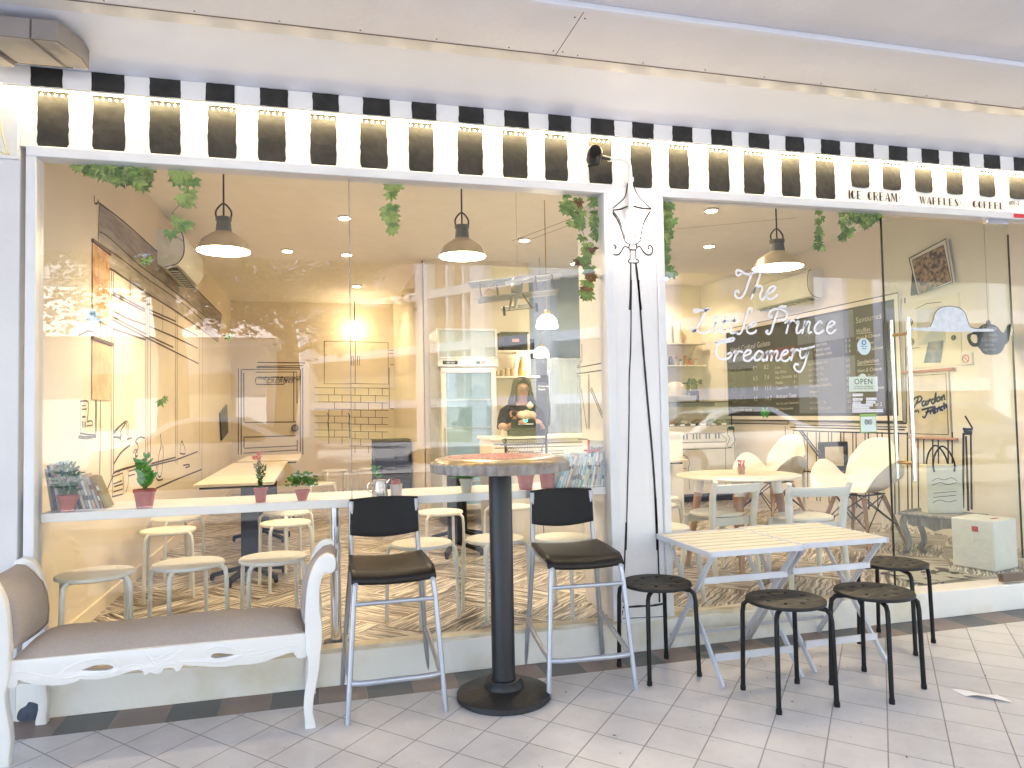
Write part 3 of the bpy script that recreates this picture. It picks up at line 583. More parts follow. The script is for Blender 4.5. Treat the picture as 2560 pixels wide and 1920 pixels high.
strokes(LW, 'x', -1.2485, [(0.009, [(1.47,1.161),(1.564,1.157),(1.643,1.14)]), (0.009, [(1.478,1.182),(1.687,1.248),(1.819,1.252),(1.839,1.144)]), (0.009, [(1.625,1.155),(1.688,1.186)]), (0.009, [(2.03,1.113),(2.125,1.14),(2.304,1.133)]), (0.009, [(1.463,0.987),(1.689,1.067),(1.878,1.098)]), (0.009, [(1.959,1.035),(2.041,1.061),(2.105,1.017),(2.02,1.002)]), (0.009, [(1.531,0.941),(1.618,0.937)]), (0.009, [(1.447,0.916),(1.69,0.92)]), (0.009, [(1.464,0.869),(1.672,0.872)]), (0.009, [(1.481,0.85),(1.691,0.849)]), (0.009, [(1.465,0.82),(1.691,0.816)]), (0.009, [(1.432,0.792),(1.691,0.783)]), (0.009, [(1.449,0.79),(1.447,0.92)]), (0.009, [(1.69,0.92),(1.719,0.775)]), (0.009, [(1.745,0.945),(1.821,0.942),(1.831,0.841),(1.765,0.785)]), (0.009, [(1.85,0.92),(2.352,0.921)]), (0.009, [(1.841,0.889),(2.021,0.888)]), (0.009, [(2.127,0.923),(2.352,0.921)])], m=INKB)
strokes(BW, 'y', 7.7985, [(0.014, [(-0.881,2.088),(-0.197,2.079),(-0.229,2.038),(-0.882,2.028)]), (0.014, [(-0.892,2.012),(-0.271,2.005)]), (0.014, [(-0.892,1.983),(-0.261,1.981),(-0.272,0.74)]), (0.014, [(-1.105,1.98),(-0.902,1.983)]), (0.014, [(-0.903,1.942),(-0.314,1.942),(-0.315,1.47)]), (0.014, [(-1.145,1.996),(-1.15,0.725)]), (0.014, [(-1.105,1.975),(-1.11,0.724)]), (0.014, [(-1.07,1.932),(-1.07,1.214),(-1.048,1.197),(-0.329,1.189)]), (0.014, [(-0.229,2.005),(-0.237,0.695)]), (0.014, [(-1.069,0.979),(-0.331,0.982)]), (0.014, [(-1.069,0.979),(-1.072,0.829)]), (0.014, [(-1.07,0.816),(-0.321,0.83)]), (0.014, [(-1.075,0.744),(-0.322,0.768)]), (0.014, [(-0.316,0.915),(-0.317,0.741)]), (0.014, [(-0.358,1.94),(-0.363,1.193)]), (0.014, [(-0.893,1.861),(-0.543,1.864),(-0.502,1.864),(-0.466,1.809),(-0.503,1.757),(-0.893,1.758),(-0.908,1.812),(-0.893,1.861)])], m=INKB, sm=False)
strokes(BW, 'y', 7.7985, [(0.01, [(0.092,2.414),(0.085,1.761),(0.498,1.756)]), (0.01, [(0.092,2.411),(0.505,2.414)]), (0.009, [(-0.063,1.702),(0.498,1.693)]), (0.009, [(0.236,1.699),(0.235,1.592)]), (0.009, [(0.485,1.697),(0.484,1.589)]), (0.009, [(-0.063,1.595),(0.497,1.585)]), (0.009, [(0.149,1.593),(0.149,1.486)]), (0.009, [(0.348,1.59),(0.347,1.483)]), (0.009, [(-0.064,1.488),(0.495,1.476)]), (0.009, [(0.234,1.484),(0.233,1.376)]), (0.009, [(0.482,1.48),(0.481,1.372)]), (0.009, [(-0.065,1.378),(0.494,1.365)]), (0.009, [(0.148,1.375),(0.147,1.268)]), (0.009, [(0.346,1.371),(0.345,1.264)]), (0.009, [(-0.066,1.274),(0.493,1.26)]), (0.009, [(0.232,1.268),(0.231,1.161)]), (0.009, [(0.48,1.263),(0.479,1.156)]), (0.009, [(-0.067,1.17),(0.492,1.154)]), (0.009, [(0.146,1.165),(0.145,1.059)]), (0.009, [(0.344,1.161),(0.343,1.054)]), (0.009, [(-0.068,1.063),(0.491,1.046)]), (0.009, [(0.23,1.056),(0.229,0.949)]), (0.009, [(0.478,1.05),(0.477,0.942)]), (0.009, [(-0.068,0.957),(0.49,0.938)]), (0.009, [(0.144,0.951),(0.143,0.845)]), (0.009, [(0.342,0.946),(0.341,0.839)]), (0.014, [(0.126,1.314),(0.147,1.275),(0.135,1.166),(0.149,0.951)]), (0.014, [(0.437,1.309),(0.459,1.269),(0.447,1.159),(0.461,0.943)])], m=INKB, sm=False)
strokes(BW, 'y', 7.7985, [(0.01, [(0.464,2.409),(1.055,2.395),(1.052,1.747),(0.458,1.762)]), (0.01, [(0.555,2.405),(0.546,1.761)]), (0.01, [(0.584,2.178),(0.614,2.178),(0.613,2.04),(0.583,2.04),(0.584,2.178)]), (0.01, [(0.499,2.178),(0.528,2.178),(0.527,2.04),(0.497,2.04),(0.499,2.178)]), (0.01, [(1.071,2.276),(1.644,2.268)]), (0.01, [(1.07,2.23),(1.643,2.206)]), (0.01, [(1.081,2.052),(1.615,2.046)]), (0.01, [(1.067,2.001),(1.06,1.367)]), (0.01, [(1.072,1.366),(1.605,1.344)]), (0.01, [(1.818,1.766),(1.822,1.663)]), (0.009, [(0.457,1.697),(1.051,1.681)]), (0.009, [(0.543,1.696),(0.542,1.586)]), (0.009, [(0.747,1.694),(0.746,1.583)]), (0.009, [(0.956,1.692),(0.955,1.581)]), (0.009, [(0.456,1.582),(1.05,1.564)]), (0.009, [(0.627,1.58),(0.626,1.469)]), (0.009, [(0.85,1.577),(0.849,1.466)]), (0.009, [(0.455,1.472),(1.048,1.453)]), (0.009, [(0.54,1.47),(0.539,1.36)]), (0.009, [(0.745,1.467),(0.743,1.357)]), (0.009, [(0.953,1.464),(0.952,1.353)]), (0.009, [(0.454,1.357),(1.047,1.336)]), (0.009, [(0.625,1.354),(0.624,1.244)]), (0.009, [(0.847,1.35),(0.846,1.239)]), (0.009, [(0.453,1.247),(1.045,1.225)]), (0.009, [(0.538,1.245),(0.537,1.135)]), (0.009, [(0.742,1.241),(0.741,1.131)]), (0.009, [(0.951,1.237),(0.949,1.126)]), (0.009, [(0.452,1.14),(1.044,1.116)]), (0.009, [(0.623,1.136),(0.622,1.026)]), (0.009, [(0.845,1.131),(0.844,1.02)]), (0.009, [(0.45,1.028),(1.043,1.003)]), (0.009, [(0.536,1.026),(0.535,0.916)]), (0.009, [(0.74,1.021),(0.738,0.91)]), (0.009, [(0.948,1.015),(0.947,0.905)]), (0.009, [(0.449,0.916),(1.041,0.889)]), (0.009, [(0.62,0.911),(0.619,0.801)]), (0.009, [(0.842,0.905),(0.841,0.794)]), (0.009, [(0.448,0.804),(1.04,0.776)]), (0.009, [(0.534,0.801),(0.532,0.692)]), (0.009, [(0.737,0.795),(0.736,0.685)]), (0.009, [(0.945,0.789),(0.944,0.678)])], m=INKB, sm=False)
strokes(RW, 'x', 5.1985, [(0.012, [(4.861,1.182),(1.987,1.17)]), (0.012, [(4.864,1.122),(1.894,1.103)]), (0.012, [(4.867,1.075),(3.637,1.077)]), (0.012, [(3.594,1.041),(1.916,1.043)]), (0.012, [(3.552,1.004),(1.88,1.007)]), (0.012, [(1.903,2.246),(1.948,1.17)]), (0.012, [(1.854,2.251),(1.894,1.103)]), (0.012, [(3.637,1.068),(3.636,1.199),(3.613,1.077)]), (0.012, [(3.684,1.049),(3.69,0.936)]), (0.012, [(3.538,0.986),(3.53,0.867)]), (0.012, [(3.519,1.069),(1.896,1.066)]), (0.012, [(3.703,0.131),(1.962,0.161)]), (0.012, [(3.698,0.225),(3.703,0.131)]), (0.014, [(3.353,0.99),(3.373,0.512),(3.383,0.161)]), (0.014, [(3.297,0.991),(3.317,0.516),(3.328,0.162)]), (0.016, [(3.148,0.994),(3.168,0.528),(3.179,0.166)]), (0.016, [(3.095,0.996),(3.115,0.532),(3.126,0.167)]), (0.014, [(2.953,0.999),(2.972,0.543),(2.985,0.171)]), (0.014, [(2.903,1),(2.922,0.547),(2.934,0.172)]), (0.016, [(2.768,1.003),(2.786,0.558),(2.799,0.176)]), (0.016, [(2.72,1.004),(2.738,0.562),(2.751,0.177)]), (0.014, [(2.591,1.006),(2.609,0.572),(2.622,0.179)]), (0.014, [(2.545,1.007),(2.563,0.576),(2.577,0.18)]), (0.016, [(2.421,1.01),(2.439,0.585),(2.453,0.183)]), (0.016, [(2.377,1.011),(2.395,0.589),(2.41,0.184)]), (0.014, [(2.259,1.013),(2.277,0.598),(2.292,0.188)]), (0.014, [(2.197,1.015),(2.214,0.603),(2.229,0.188)]), (0.016, [(2.044,1.018),(2.061,0.615),(2.077,0.192)]), (0.014, [(1.995,1.019),(2.012,0.619),(2.028,0.193)]), (0.016, [(1.889,1.021),(1.905,0.627),(1.922,0.196)]), (0.014, [(1.842,1.022),(1.858,0.631),(1.875,0.197)]), (0.014, [(1.768,1.024),(1.784,0.637),(1.801,0.199)]), (0.016, [(1.704,1.025),(1.72,0.642),(1.737,0.2)]), (0.014, [(1.606,1.027),(1.622,0.649),(1.64,0.203)]), (0.016, [(1.546,1.029),(1.562,0.654),(1.579,0.205)]), (0.016, [(1.445,1.031),(1.46,0.662),(1.478,0.207)]), (0.014, [(1.403,1.032),(1.419,0.665),(1.437,0.208)]), (0.02, [(3.436,1.006),(2.998,0.627)]), (0.02, [(3.394,1.007),(2.972,0.646)]), (0.02, [(2.74,0.396),(2.409,0.191)]), (0.02, [(1.291,1.027),(1.326,0.402)]), (0.02, [(1.268,1.001),(1.276,0.381)]), (0.02, [(1.221,1.015),(1.244,0.398)]), (0.02, [(1.268,1.17),(1.203,1.069),(1.274,1.055)]), (0.02, [(1.297,1.061),(1.204,1.056),(1.213,1.022),(1.294,1.02)]), (0.02, [(1.29,1.041),(1.212,1.036)])], m=INK, sm=False)
strokes(shop, 'x', 1.5215, [(0.006, [(0.56,1.535),(0.138,1.534)]), (0.006, [(0.563,1.498),(0.134,1.494)]), (0.006, [(0.357,1.486),(0.361,1.344),(0.367,1.16)]), (0.006, [(0.371,1.487),(0.389,1.165)]), (0.006, [(0.341,1.396),(0.146,1.209)]), (0.006, [(0.326,1.406),(0.132,1.219)]), (0.006, [(0.49,1.401),(0.414,1.165)]), (0.006, [(0.551,1.425),(0.553,1.349)]), (0.006, [(0.563,1.485),(0.524,1.482),(0.518,1.446),(0.506,1.152)]), (0.006, [(0.572,1.101),(0.403,1.104)]), (0.006, [(0.559,1.547),(0.52,1.543),(0.467,1.573),(0.465,1.671)]), (0.006, [(0.54,1.595),(0.533,1.584)])], 'panel_drawing', INK, sm=False)
GREYW = mat('grey_wash', (.36, .31, .26), .8, var=.2, scale=9, stretch=(1, .4, 3))
GREYW2 = mat('grey_wash_light', (.50, .44, .36), .8, var=.15, scale=9, stretch=(1, .4, 3))
cor = [(1.144,2.556),(2.498,2.614),(5.473,2.65),(6.787,2.658),(6.596,2.452),(3.158,2.401),(2.174,2.391),(1.388,2.403),(1.146,2.389)]
MB().poly([(-1.2487, a, b) for a, b in cor]).build('cornice_wash', GREYW, LW, flat=True)
cor = [(1.146,2.389),(1.388,2.403),(2.174,2.391),(3.158,2.401),(6.596,2.452),(6.414,2.255),(2.468,2.226),(1.452,2.216),(1.167,2.22)]
MB().poly([(-1.2487, a, b) for a, b in cor]).build('cornice_wash', GREYW2, LW, flat=True)
strokes(LW, 'x', -1.248, [(.014, [(1.043,2.575),(1.043,2.533),(1.096,2.543),(1.123,2.572)]), (.014, [(1.123,2.556),(1.665,2.59),(2.494,2.614),(4.035,2.641),(6.687,2.657)]),
 (.014, [(1.142,2.561),(1.146,2.216),(1.449,2.216),(2.464,2.225),(3.791,2.252),(6.408,2.254)]), (.010, [(1.144,2.388),(1.385,2.402),(2.171,2.39),(3.566,2.421),(6.591,2.452)]),
 (.010, [(1.163,2.317),(1.667,2.331),(2.464,2.337),(4.033,2.373),(6.499,2.358)]), (.008, [(1.367,2.216),(1.369,2.013)])], m=INKB)
SIGNB = thing('door_name_board', 'small oval name board lettered on the door drawn on the back wall', 'sign', (-.3, 7.79, 2.0))
p0 = [(-0.882,1.828),(-0.877,1.779)]
text('THE LITTLE PRINCE', .072, face_mtx((p0[0][0], 7.79, p0[0][1]), (1,0,0)), INKB, SIGNB, shear=.2)
text('CREAMERY', .085, face_mtx((p0[1][0]+.12, 7.79, p0[1][1]), (1,0,0)), INKB, SIGNB, shear=.2, space=1.15)
kn = [(-0.347,1.099)][0]
tag(MB().lathe([(.05,0),(.055,.02),(.03,.05)], (0,0,0), 20).xf(Matrix.Translation((kn[0], 7.79, kn[1])) @ Matrix.Rotation(R(90), 4, 'X')).build('door_knob', mat('aged_steel', (.22,.2,.17), .35, metal=.8)), 'round dull metal knob on the back wall door', 'knob')
# ---------------- lamps ----------------
WL = (1, .77, .51)
EMB = mat('lamp_glow', (1, .9, .7), .5, emit=(1, .80, .48), es=8)
SHADE = mat('enamel_shade', (.62, .52, .34), .3, metal=.3, var=.1)
def pendant(x, y, z, r, label, ceil=3.0):
    t = thing('pendant_lamp', label, 'pendant lamp', (x, y, z), group='enamel pendant lamps behind the windows')
    MB().lathe([(r,0),(r*.98,.006),(r*.80,.07),(r*.45,.115),(r*.30,.13),(r*.27,.135),(r*.25,.13),(r*.44,.108),(r*.78,.062),(r*.96,.001)], (x,y,z), 36).build('lamp_shade', SHADE, t)
    MB().lathe([(r*.30,.128),(r*.26,.20),(r*.30,.205),(r*.30,.225),(r*.10,.235)], (x,y,z), 20, fn=lambda a, zz: 1+.04*math.sin(a*12)).build('neck', mat('neck_metal', (.16,.17,.15), .4, metal=.6), t)
    MB().tube([(x-r*.26,y,z+.22),(x-r*.27,y,z+.27),(x,y,z+.32),(x+r*.27,y,z+.27),(x+r*.26,y,z+.22)], .006, 8, sm=True).tube([(x,y,z+.23),(x,y,ceil)], .006, 8).build('cord', BLACKM, t)
    MB().lathe([(.01,.05),(r*.6,.045),(r*.97,.004),(r*.97,-.002),(.01,-.014)], (x,y,z), 24).build('bulb', EMB, t)  # emissive disc across the rim stands for the lit inside of the shade
    light('SPOT', 'bulb_light', (x,y,z-.02), 11, WL, .08, t, spot=R(165)); return t
pendant(-.60, 1.5, 2.375, .172, 'wide enamel pendant lamp lit above the tables near the left wall')
pendant(1.01, 1.5, 2.40, .172, 'wide enamel pendant lamp lit above the middle table, left of the model plane')
pendant(3.62, 1.5, 2.407, .20, 'wide enamel pendant lamp lit above the lettering on the right window')
bl = thing('bell_pendant', 'small white glass bell lamp hanging in the kitchen behind the counter', 'pendant lamp', (1.80, 2.0, 1.95), group='glass bell lamps in the kitchen')
def bell(t, x, y, z, s=1):
    MB().lathe([(.088,0),(.086,.03),(.075,.075),(.045,.105),(.03,.11)], (x,y,z), 24).build('lamp_shade', mat('opal_glass', (1,.95,.85), .4, emit=(1,.90,.68), es=2), t)
    MB().lathe([(.032,.108),(.03,.14),(.012,.15)], (x,y,z), 16).tube([(x,y,z+.14),(x,y,3.0)], .004, 8).build('cord', mat('brass', (.45,.3,.08), .35, metal=.7), t)
    light('POINT', 'bulb_light', (x,y,z-.06), 1.4, (1,.85,.6), .05, t)
bell(bl, 1.80, 2.0, 1.95)
bl2 = thing('bell_pendant', 'white bell lamp half hidden beside the black crate in the kitchen', 'pendant lamp', (2.40, 4.1, 1.88), group='glass bell lamps in the kitchen')
bell(bl2, 2.40, 4.1, 1.88)
bb = thing('bare_bulb', 'bare oval bulb glowing on the back wall over the drawn cupboard', 'bulb', [(1.342,1.74)] and (0,0,0))
q = [(0.538,2.583)][0]
MB().ball((q[0],7.6,q[1]), .055, 14, 10, 1.5).build('globe', EMB, bb); MB().tube([(q[0],7.6,q[1]+.12),(q[0],7.6,3.0)], .008, 8).build('cord', BLACKM, bb)
light('POINT', 'bulb_light', (q[0],6.9,q[1]), .9, WL, .08, bb)
for i, (z_, px, lb) in enumerate((('z2', (150,1092), 'downlight seen at the window seam, above the lower one'), ('z2', (163,1318), 'lower and smaller downlight at the window seam'), ('z3', (292,800), 'oval recessed downlight in the ceiling above the right window'), ('zfr', (0,0), ''))):
    pt = [[(0.23,2.803)], [(0.301,4.276)], [(3.306,1.962)], [(1.9,5.5)]][i][0]
    if not lb: continue
    if pt[1] > 7.6: pt = (pt[0]*.6, 7.2)
    d = thing('downlight', 'bright '+lb, 'downlight', (pt[0], pt[1], 2.99), group='recessed downlights')
    MB().lathe([(.052,0),(.06,.004),(.06,.012)], (pt[0],pt[1],2.982), 24).build('trim', WHITE, d)
    MB().lathe([(.048,0),(.048,.004)], (pt[0],pt[1],2.979), 24).build('diffuser', EMB, d)
    light('SPOT', 'bulb_light', (pt[0],pt[1],2.96), 6, WL, .05, d, spot=R(140))
for i, (x, y) in enumerate(((-.3,4.2),(.5,6.2),(2.0,3.3),(4.0,3.2),(2.9,4.3),(4.4,5.0))):  # added downlights that carry light into the depth of the room
    d = thing('downlight', ['','','','','',''][i] or ['added ceiling fill light over the second left table','added ceiling fill light near the drawn brick wall','added ceiling fill light over the glass door fridge','added ceiling fill light in front of the menu board','added ceiling fill light over the steel fridge','added ceiling fill light over the ice cream case'][i], 'downlight', (x,y,2.99), group='recessed downlights')
    MB().lathe([(.052,0),(.06,.004),(.06,.012)], (x,y,2.982), 24).build('trim', WHITE, d)
    MB().lathe([(.048,0),(.048,.004)], (x,y,2.979), 24).build('diffuser', EMB, d)
    light('SPOT', 'bulb_light', (x,y,2.96), (10, 10, 6, 10, 3, 10)[i], WL if i != 4 else (.85,.92,1), .05, d, spot=R(150))
# ---------------- stools ----------------
def stool(name, label, group, m, ms, holes):
    t = thing(name, label, 'stool', (0,0,0), group=group)
    r = .165; n = 40
    if holes:
        O = [(r*math.cos(2*math.pi*k/n), r*math.sin(2*math.pi*k/n)) for k in range(n)]; P = [O]
        for k in range(8):
            a = k*math.pi/4+.2; P.append([(.098*math.cos(a)+.017*math.cos(b)*math.cos(a)-.011*math.sin(b)*math.sin(a), .098*math.sin(a)+.017*math.cos(b)*math.sin(a)+.011*math.sin(b)*math.cos(a)) for b in [j*math.pi/5 for j in range(10)]])
        flat(P, 'seat', ms, t, 'z', .424, .008, .004)
    else: MB().lathe([(.01,.400),(r-.01,.400),(r,.406),(r,.414),(r-.004,.42),(.01,.4205)], n=n).build('seat', ms, t)
    for k in range(4):
        a = math.pi/4+k*math.pi/2; c, s_ = math.cos(a), math.sin(a)
        P = [(.05*c,.05*s_,.405),(.13*c,.13*s_,.405),(.165*c,.165*s_,.402),(.182*c,.182*s_,.385),(.187*c,.187*s_,.35),(.195*c,.195*s_,.012)]
        lg = MB().tube(P, .0105, 10).build('leg', m, t)
        MB().tube([(.195*c,.195*s_,.02),(.1955*c,.1955*s_,0)], .0125, 10).build('foot_cap', BLACKP if holes else mat('pale_cap', (.7,.7,.66), .5), lg)
    return t
sb = stool('black_stool', 'black four legged stool with holed seat, nearest to the painted pillar', 'black stools outside', BLACKM, mat('stool_seat_plastic', (.0065,.0055,.005), .6, var=.15, scale=30), True)
sb.location = (1.585, -.32, 0); sb.rotation_euler[2] = .12
dup(sb, (1.975, -.79, 0), -.03, 'black holed stool standing in front of the left slatted table, nearest of all')
dup(sb, (2.43, -.80, 0), .35, 'black holed stool in front of the right slatted table')
dup(sb, (2.97, -.33, 0), .5, 'black holed stool beyond the right slatted table, nearest the door sill')
WSM = mat('white_powder_coat', (.70,.73,.68), .4, var=.03); WSS = mat('white_stool_seat', (.72,.72,.64), .35, var=.04)
sw = stool('white_stool', 'white round stool under the window shelf, behind the bench by the left window edge', 'white round stools', WSM, WSS, False)
sw.location = (-1.0, .16, .15); sw.rotation_euler[2] = .3
for x, y, rz, lb in ((-.62,.26,.5,'white round stool second from the left in the window row, behind the bench seat'),(-.225,.26,.2,'white round stool in the window row just left of the bench scroll arm'),
 (.54,.40,.6,'white round stool in the window row behind the left bar stool'),(.95,.39,.3,'white round stool in the window row behind the black table column'),(1.31,.28,.7,'white round stool at the right end of the window row, behind the right bar stool'),
 (-.93,1.45,.2,'white round stool at the wall side near end of the left table'),(-.99,2.05,.6,'white round stool at the wall side, second behind the near one'),(-.22,1.5,.3,'white round stool on the open side of the left table, nearer one'),(-.24,2.05,.8,'white round stool on the open side of the left table, farther one'),
 (.84,1.62,.1,'white round stool left of the middle table legs'),(1.38,1.70,.5,'white round stool right of the middle table legs'),(.0,4.3,.3,'far white round stool near the drawn brick wall, nearest of the far three'),(.2,6.1,.2,'far white round stool in front of the drawn brick wall'),(.68,6.2,.7,'far white round stool beside the dark cupboard'),
 (2.62,1.75,.3,'white round stool behind the round table, by the pillar, farther one'),(2.40,1.35,.5,'white round stool behind the round table, by the pillar, nearer one')):
    dup(sw, (x, y, .15), rz, lb)
# ---------------- bar stools ----------------
def barstool():
    t = thing('bar_stool', 'black bar stool with silver legs left of the round bar table', 'bar stool', (0,0,0), group='bar stools outside')
    # local: centre of footprint, front towards -y
    MB().grid(lambda u, v: ((u-.5)*(.36 if v < .5 else .36-.03*(v-.5)), -.195+.36*v, .585-.035*math.exp(-((v)/.07)**2)+.012*(2*u-1)**2+.012*v), 14, 14).build('seat', BLACKS, t, solid=.016, sharp=60)
    MB().grid(lambda u, v: ((u-.5)*.325, .185+.02*v-.028*(1-(2*u-1)**2)*-1, .705+.165*v-.022*(1-(2*u-1)**2)*(1-v)+.005*(1-(2*u-1)**2)*v), 14, 8).build('backrest', BLACKP, t, solid=.014, bevel=.003, sharp=60)
    for s in (-1, 1):
        MB().tube([(s*.165,-.185,.565),(s*.172,-.20,.50),(s*.205,-.245,.0)], .0115, 12).build('leg', ALU, t)
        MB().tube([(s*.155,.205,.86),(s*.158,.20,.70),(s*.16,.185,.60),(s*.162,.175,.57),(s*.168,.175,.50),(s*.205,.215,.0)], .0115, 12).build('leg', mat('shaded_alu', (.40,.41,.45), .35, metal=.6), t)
        MB().tube([(s*.163,-.20,.555),(s*.165,-.05,.566),(s*.162,.12,.575),(s*.16,.18,.59)], .010, 10).build('side_rail', ALU, t)
    MB().tube([(-.17,-.205,.475),(.17,-.205,.475)], .0095, 10).build('cross_bar', ALU, t)
    MB().tube([(-.19,.205,.24),(-.195,.05,.20),(-.19,-.17,.165),(-.17,-.235,.16),(0,-.25,.162),(.17,-.235,.16),(.19,-.17,.165),(.195,.05,.20),(.19,.205,.24)], .012, 12, sm=True).build('footrest', ALU, t)
    return t
bs = barstool(); bs.location = (.305, -.24, 0); bs.rotation_euler[2] = R(1)
dup(bs, (1.19, -.25, 0), R(-3), 'black bar stool with silver legs between the round bar table and the pillar')
# ---------------- round bar table ----------------
bt = thing('bar_table', 'tall round bar table with black column and a scalloped bottle-cap style top', 'bar table', (.79, -.40, 0))
C = (.79, -.40)
MB().lathe([(.205,0),(.212,.006),(.21,.025),(.19,.034),(.11,.045),(.092,.052),(.09,.066),(.078,.078),(.074,.085),(.01,.086)], (*C,0), 48).build('base', mat('cast_iron', (.014,.015,.018), .5, var=.25, scale=30, bump=.3, bscale=60), bt)
MB().lathe([(.056,.08),(.052,.12),(.052,1.0),(.05,1.005)], (*C,0), 32).build('column', mat('column_black', (.012,.013,.018), .42, var=.15), bt)
ca = lambda a, z: 1+(.016*abs(math.sin(a*22)) if z < 1.055 else 0)
MB().lathe([(.24,1.02),(.294,1.012),(.300,1.02),(.300,1.048),(.296,1.058),(.288,1.066),(.27,1.071),(.255,1.0735),(.01,1.0735)], (*C,0), 220, fn=ca).build('tabletop', mat('worn_gold_enamel', (.46,.33,.15), .3, metal=.5, col2=(.30,.27,.24), scale=7), bt)
MB().lathe([(.2935,1.009),(.3045,1.010),(.3065,1.047),(.301,1.053)], (*C,0), 220, fn=lambda a, z: 1+.03*abs(math.sin(a*22))).build('skirt', mat('grey_skirt', (.30,.275,.26), .5, col2=(.20,.16,.13), scale=16), bt)
MB().lathe([(.235,1.0737),(.235,1.0745),(.01,1.0746)], (*C,0), 64).build('red_disc', mat('red_enamel', (.42,.03,.03), .45, var=.1), bt)
cw = MB()
for rr, t0 in ((.165, 'A'), (.12, 'B'), (.21, 'C')):
    N = int(2*math.pi*rr/.028)
    for k in range(N):
        a = 2*math.pi*k/N; w = random.uniform(.005, .009)
        for s in (0, 1): cw.beam((C[0]+(rr-.012)*math.cos(a+s*.05), C[1]+(rr-.012)*math.sin(a+s*.05), 1.0752), (C[0]+(rr+.012)*math.cos(a+s*.05*random.choice((0,1))), C[1]+(rr+.012)*math.sin(a+s*.05), 1.0752), .004, .0006)
cw.build('ring_marks', mat('cream_enamel', (.6,.42,.32), .4), bt, flat=True)
# ---------------- slatted folding tables ----------------
def ftable():
    t = thing('folding_table', 'cream slatted folding table with silver legs, the left of the joined pair', 'folding table', (0,0,0), group='joined slatted tables')
    SL = mat('cream_slat', (.74,.68,.55), .5, var=.06, scale=8, stretch=(1,6,1))
    for k in range(7):
        y = -.245+k*.0745; MB().box(-.24, .24, y, y+.058, .602, .612).build('slat', SL, t, bevel=.002)
    MB().box(-.248,.248,-.262,-.247,.588,.614).box(-.248,.248,.272,.285,.588,.614).box(-.252,-.24,-.262,.285,.586,.6125).box(.24,.252,-.262,.285,.586,.6125).build('frame', mat('silver_frame', (.62,.64,.70), .35, metal=.3, var=.03), t, bevel=.002)
    F = MT['silver_frame']
    for s in (-1, 1):
        MB().beam((s*.222,-.235,.59),(s*.222,.27,.0), .012, .028).build('leg', F, t, bevel=.002)
        MB().beam((s*.207,.23,.59),(s*.207,-.27,.0), .012, .028).build('leg', F, t, bevel=.002)
    MB().beam((-.22,-.14,.455),(.235,-.14,.455), .012, .03).build('stretcher', F, t)
    MB().beam((-.207,-.205,.115),(.207,-.205,.115), .01, .032).build('stretcher', F, t)
    MB().beam((-.222,.215,.10),(.222,.215,.10), .012, .018).build('stretcher', ALU, t)
    return t
ft = ftable(); ft.location = (1.975, -.335, 0)
dup(ft, (2.487, -.30, 0), 0, 'cream slatted folding table with silver legs, the right of the joined pair')
# ---------------- bench ----------------
bn = thing('bench', 'white carved bench with rolled arms and taupe upholstery at the left', 'bench', (-.6, -.25, 0))
BWH = mat('bench_lacquer', (.74,.735,.72), .3, var=.02, coat=.3)
FAB = mat('taupe_linen', (.41,.365,.345), .95, var=.04, scale=90, bump=.5, bscale=300, spec=.2)
arm = [(0.027,0.693),(0.052,0.683),(0.058,0.662),(0.055,0.636),(0.039,0.623),(0.017,0.627),(0.001,0.602),(-0.009,0.545),(-0.008,0.468),(0.001,0.398),(-0.001,0.347),(-0.007,0.297),(-0.011,0.247),(-0.021,0.185),(-0.034,0.123),(-0.039,0.061),(-0.03,0.022),(-0.029,-0.003),(-0.044,-0.02),(-0.058,-0.012),(-0.059,0.032),(-0.064,0.089),(-0.057,0.157),(-0.047,0.219),(-0.044,0.269),(-0.053,0.314),(-0.055,0.378),(-0.056,0.454),(-0.052,0.517),(-0.043,0.586),(-0.024,0.642),(-0.001,0.679)]
armS = smooth2(arm, 2); cx = -.59
for y, nm in ((-.455, 'leg'), (-.075, 'leg')):
    flat([armS], nm, BWH, bn, 'y', y, .035, .006)
    flat([[(2*cx-a, b) for a, b in armS]], nm, BWH, bn, 'y', y, .035, .006)
ap = [(-0.054,0.376),(-0.054,0.291),(-0.07,0.283),(-0.091,0.286),(-0.104,0.302),(-0.105,0.313),(-0.137,0.307),(-0.185,0.294),(-0.221,0.283),(-0.269,0.279),(-0.319,0.283),(-0.352,0.281),(-0.369,0.28),(-0.41,0.284),(-0.456,0.292),(-0.496,0.298),(-0.524,0.305),(-0.532,0.291),(-0.539,0.282),(-0.55,0.283),(-0.557,0.296),(-0.575,0.298),(-0.592,0.298),(-0.609,0.28),(-0.626,0.279),(-0.634,0.287),(-0.648,0.288),(-0.66,0.28),(-0.667,0.294),(-0.681,0.301),(-0.703,0.301),(-0.736,0.293),(-0.779,0.283),(-0.823,0.281),(-0.865,0.286),(-0.887,0.291),(-0.903,0.279),(-0.939,0.274),(-0.987,0.276),(-1.039,0.287),(-1.072,0.3),(-1.095,0.31),(-1.1,0.286),(-1.115,0.28),(-1.136,0.285),(-1.145,0.3),(-1.146,0.375)]
h1 = smooth2([(-0.891,0.318),(-0.844,0.334),(-0.801,0.335),(-0.774,0.326),(-0.772,0.313),(-0.796,0.307),(-0.844,0.311)], 2)
h2 = smooth2([(-0.427,0.321),(-0.414,0.336),(-0.375,0.333),(-0.327,0.321),(-0.369,0.313),(-0.407,0.312)], 2)
apr = flat([ap, h1, h2], 'carved_apron', BWH, bn, 'y', -.45, .02, .003)
rl = MB()
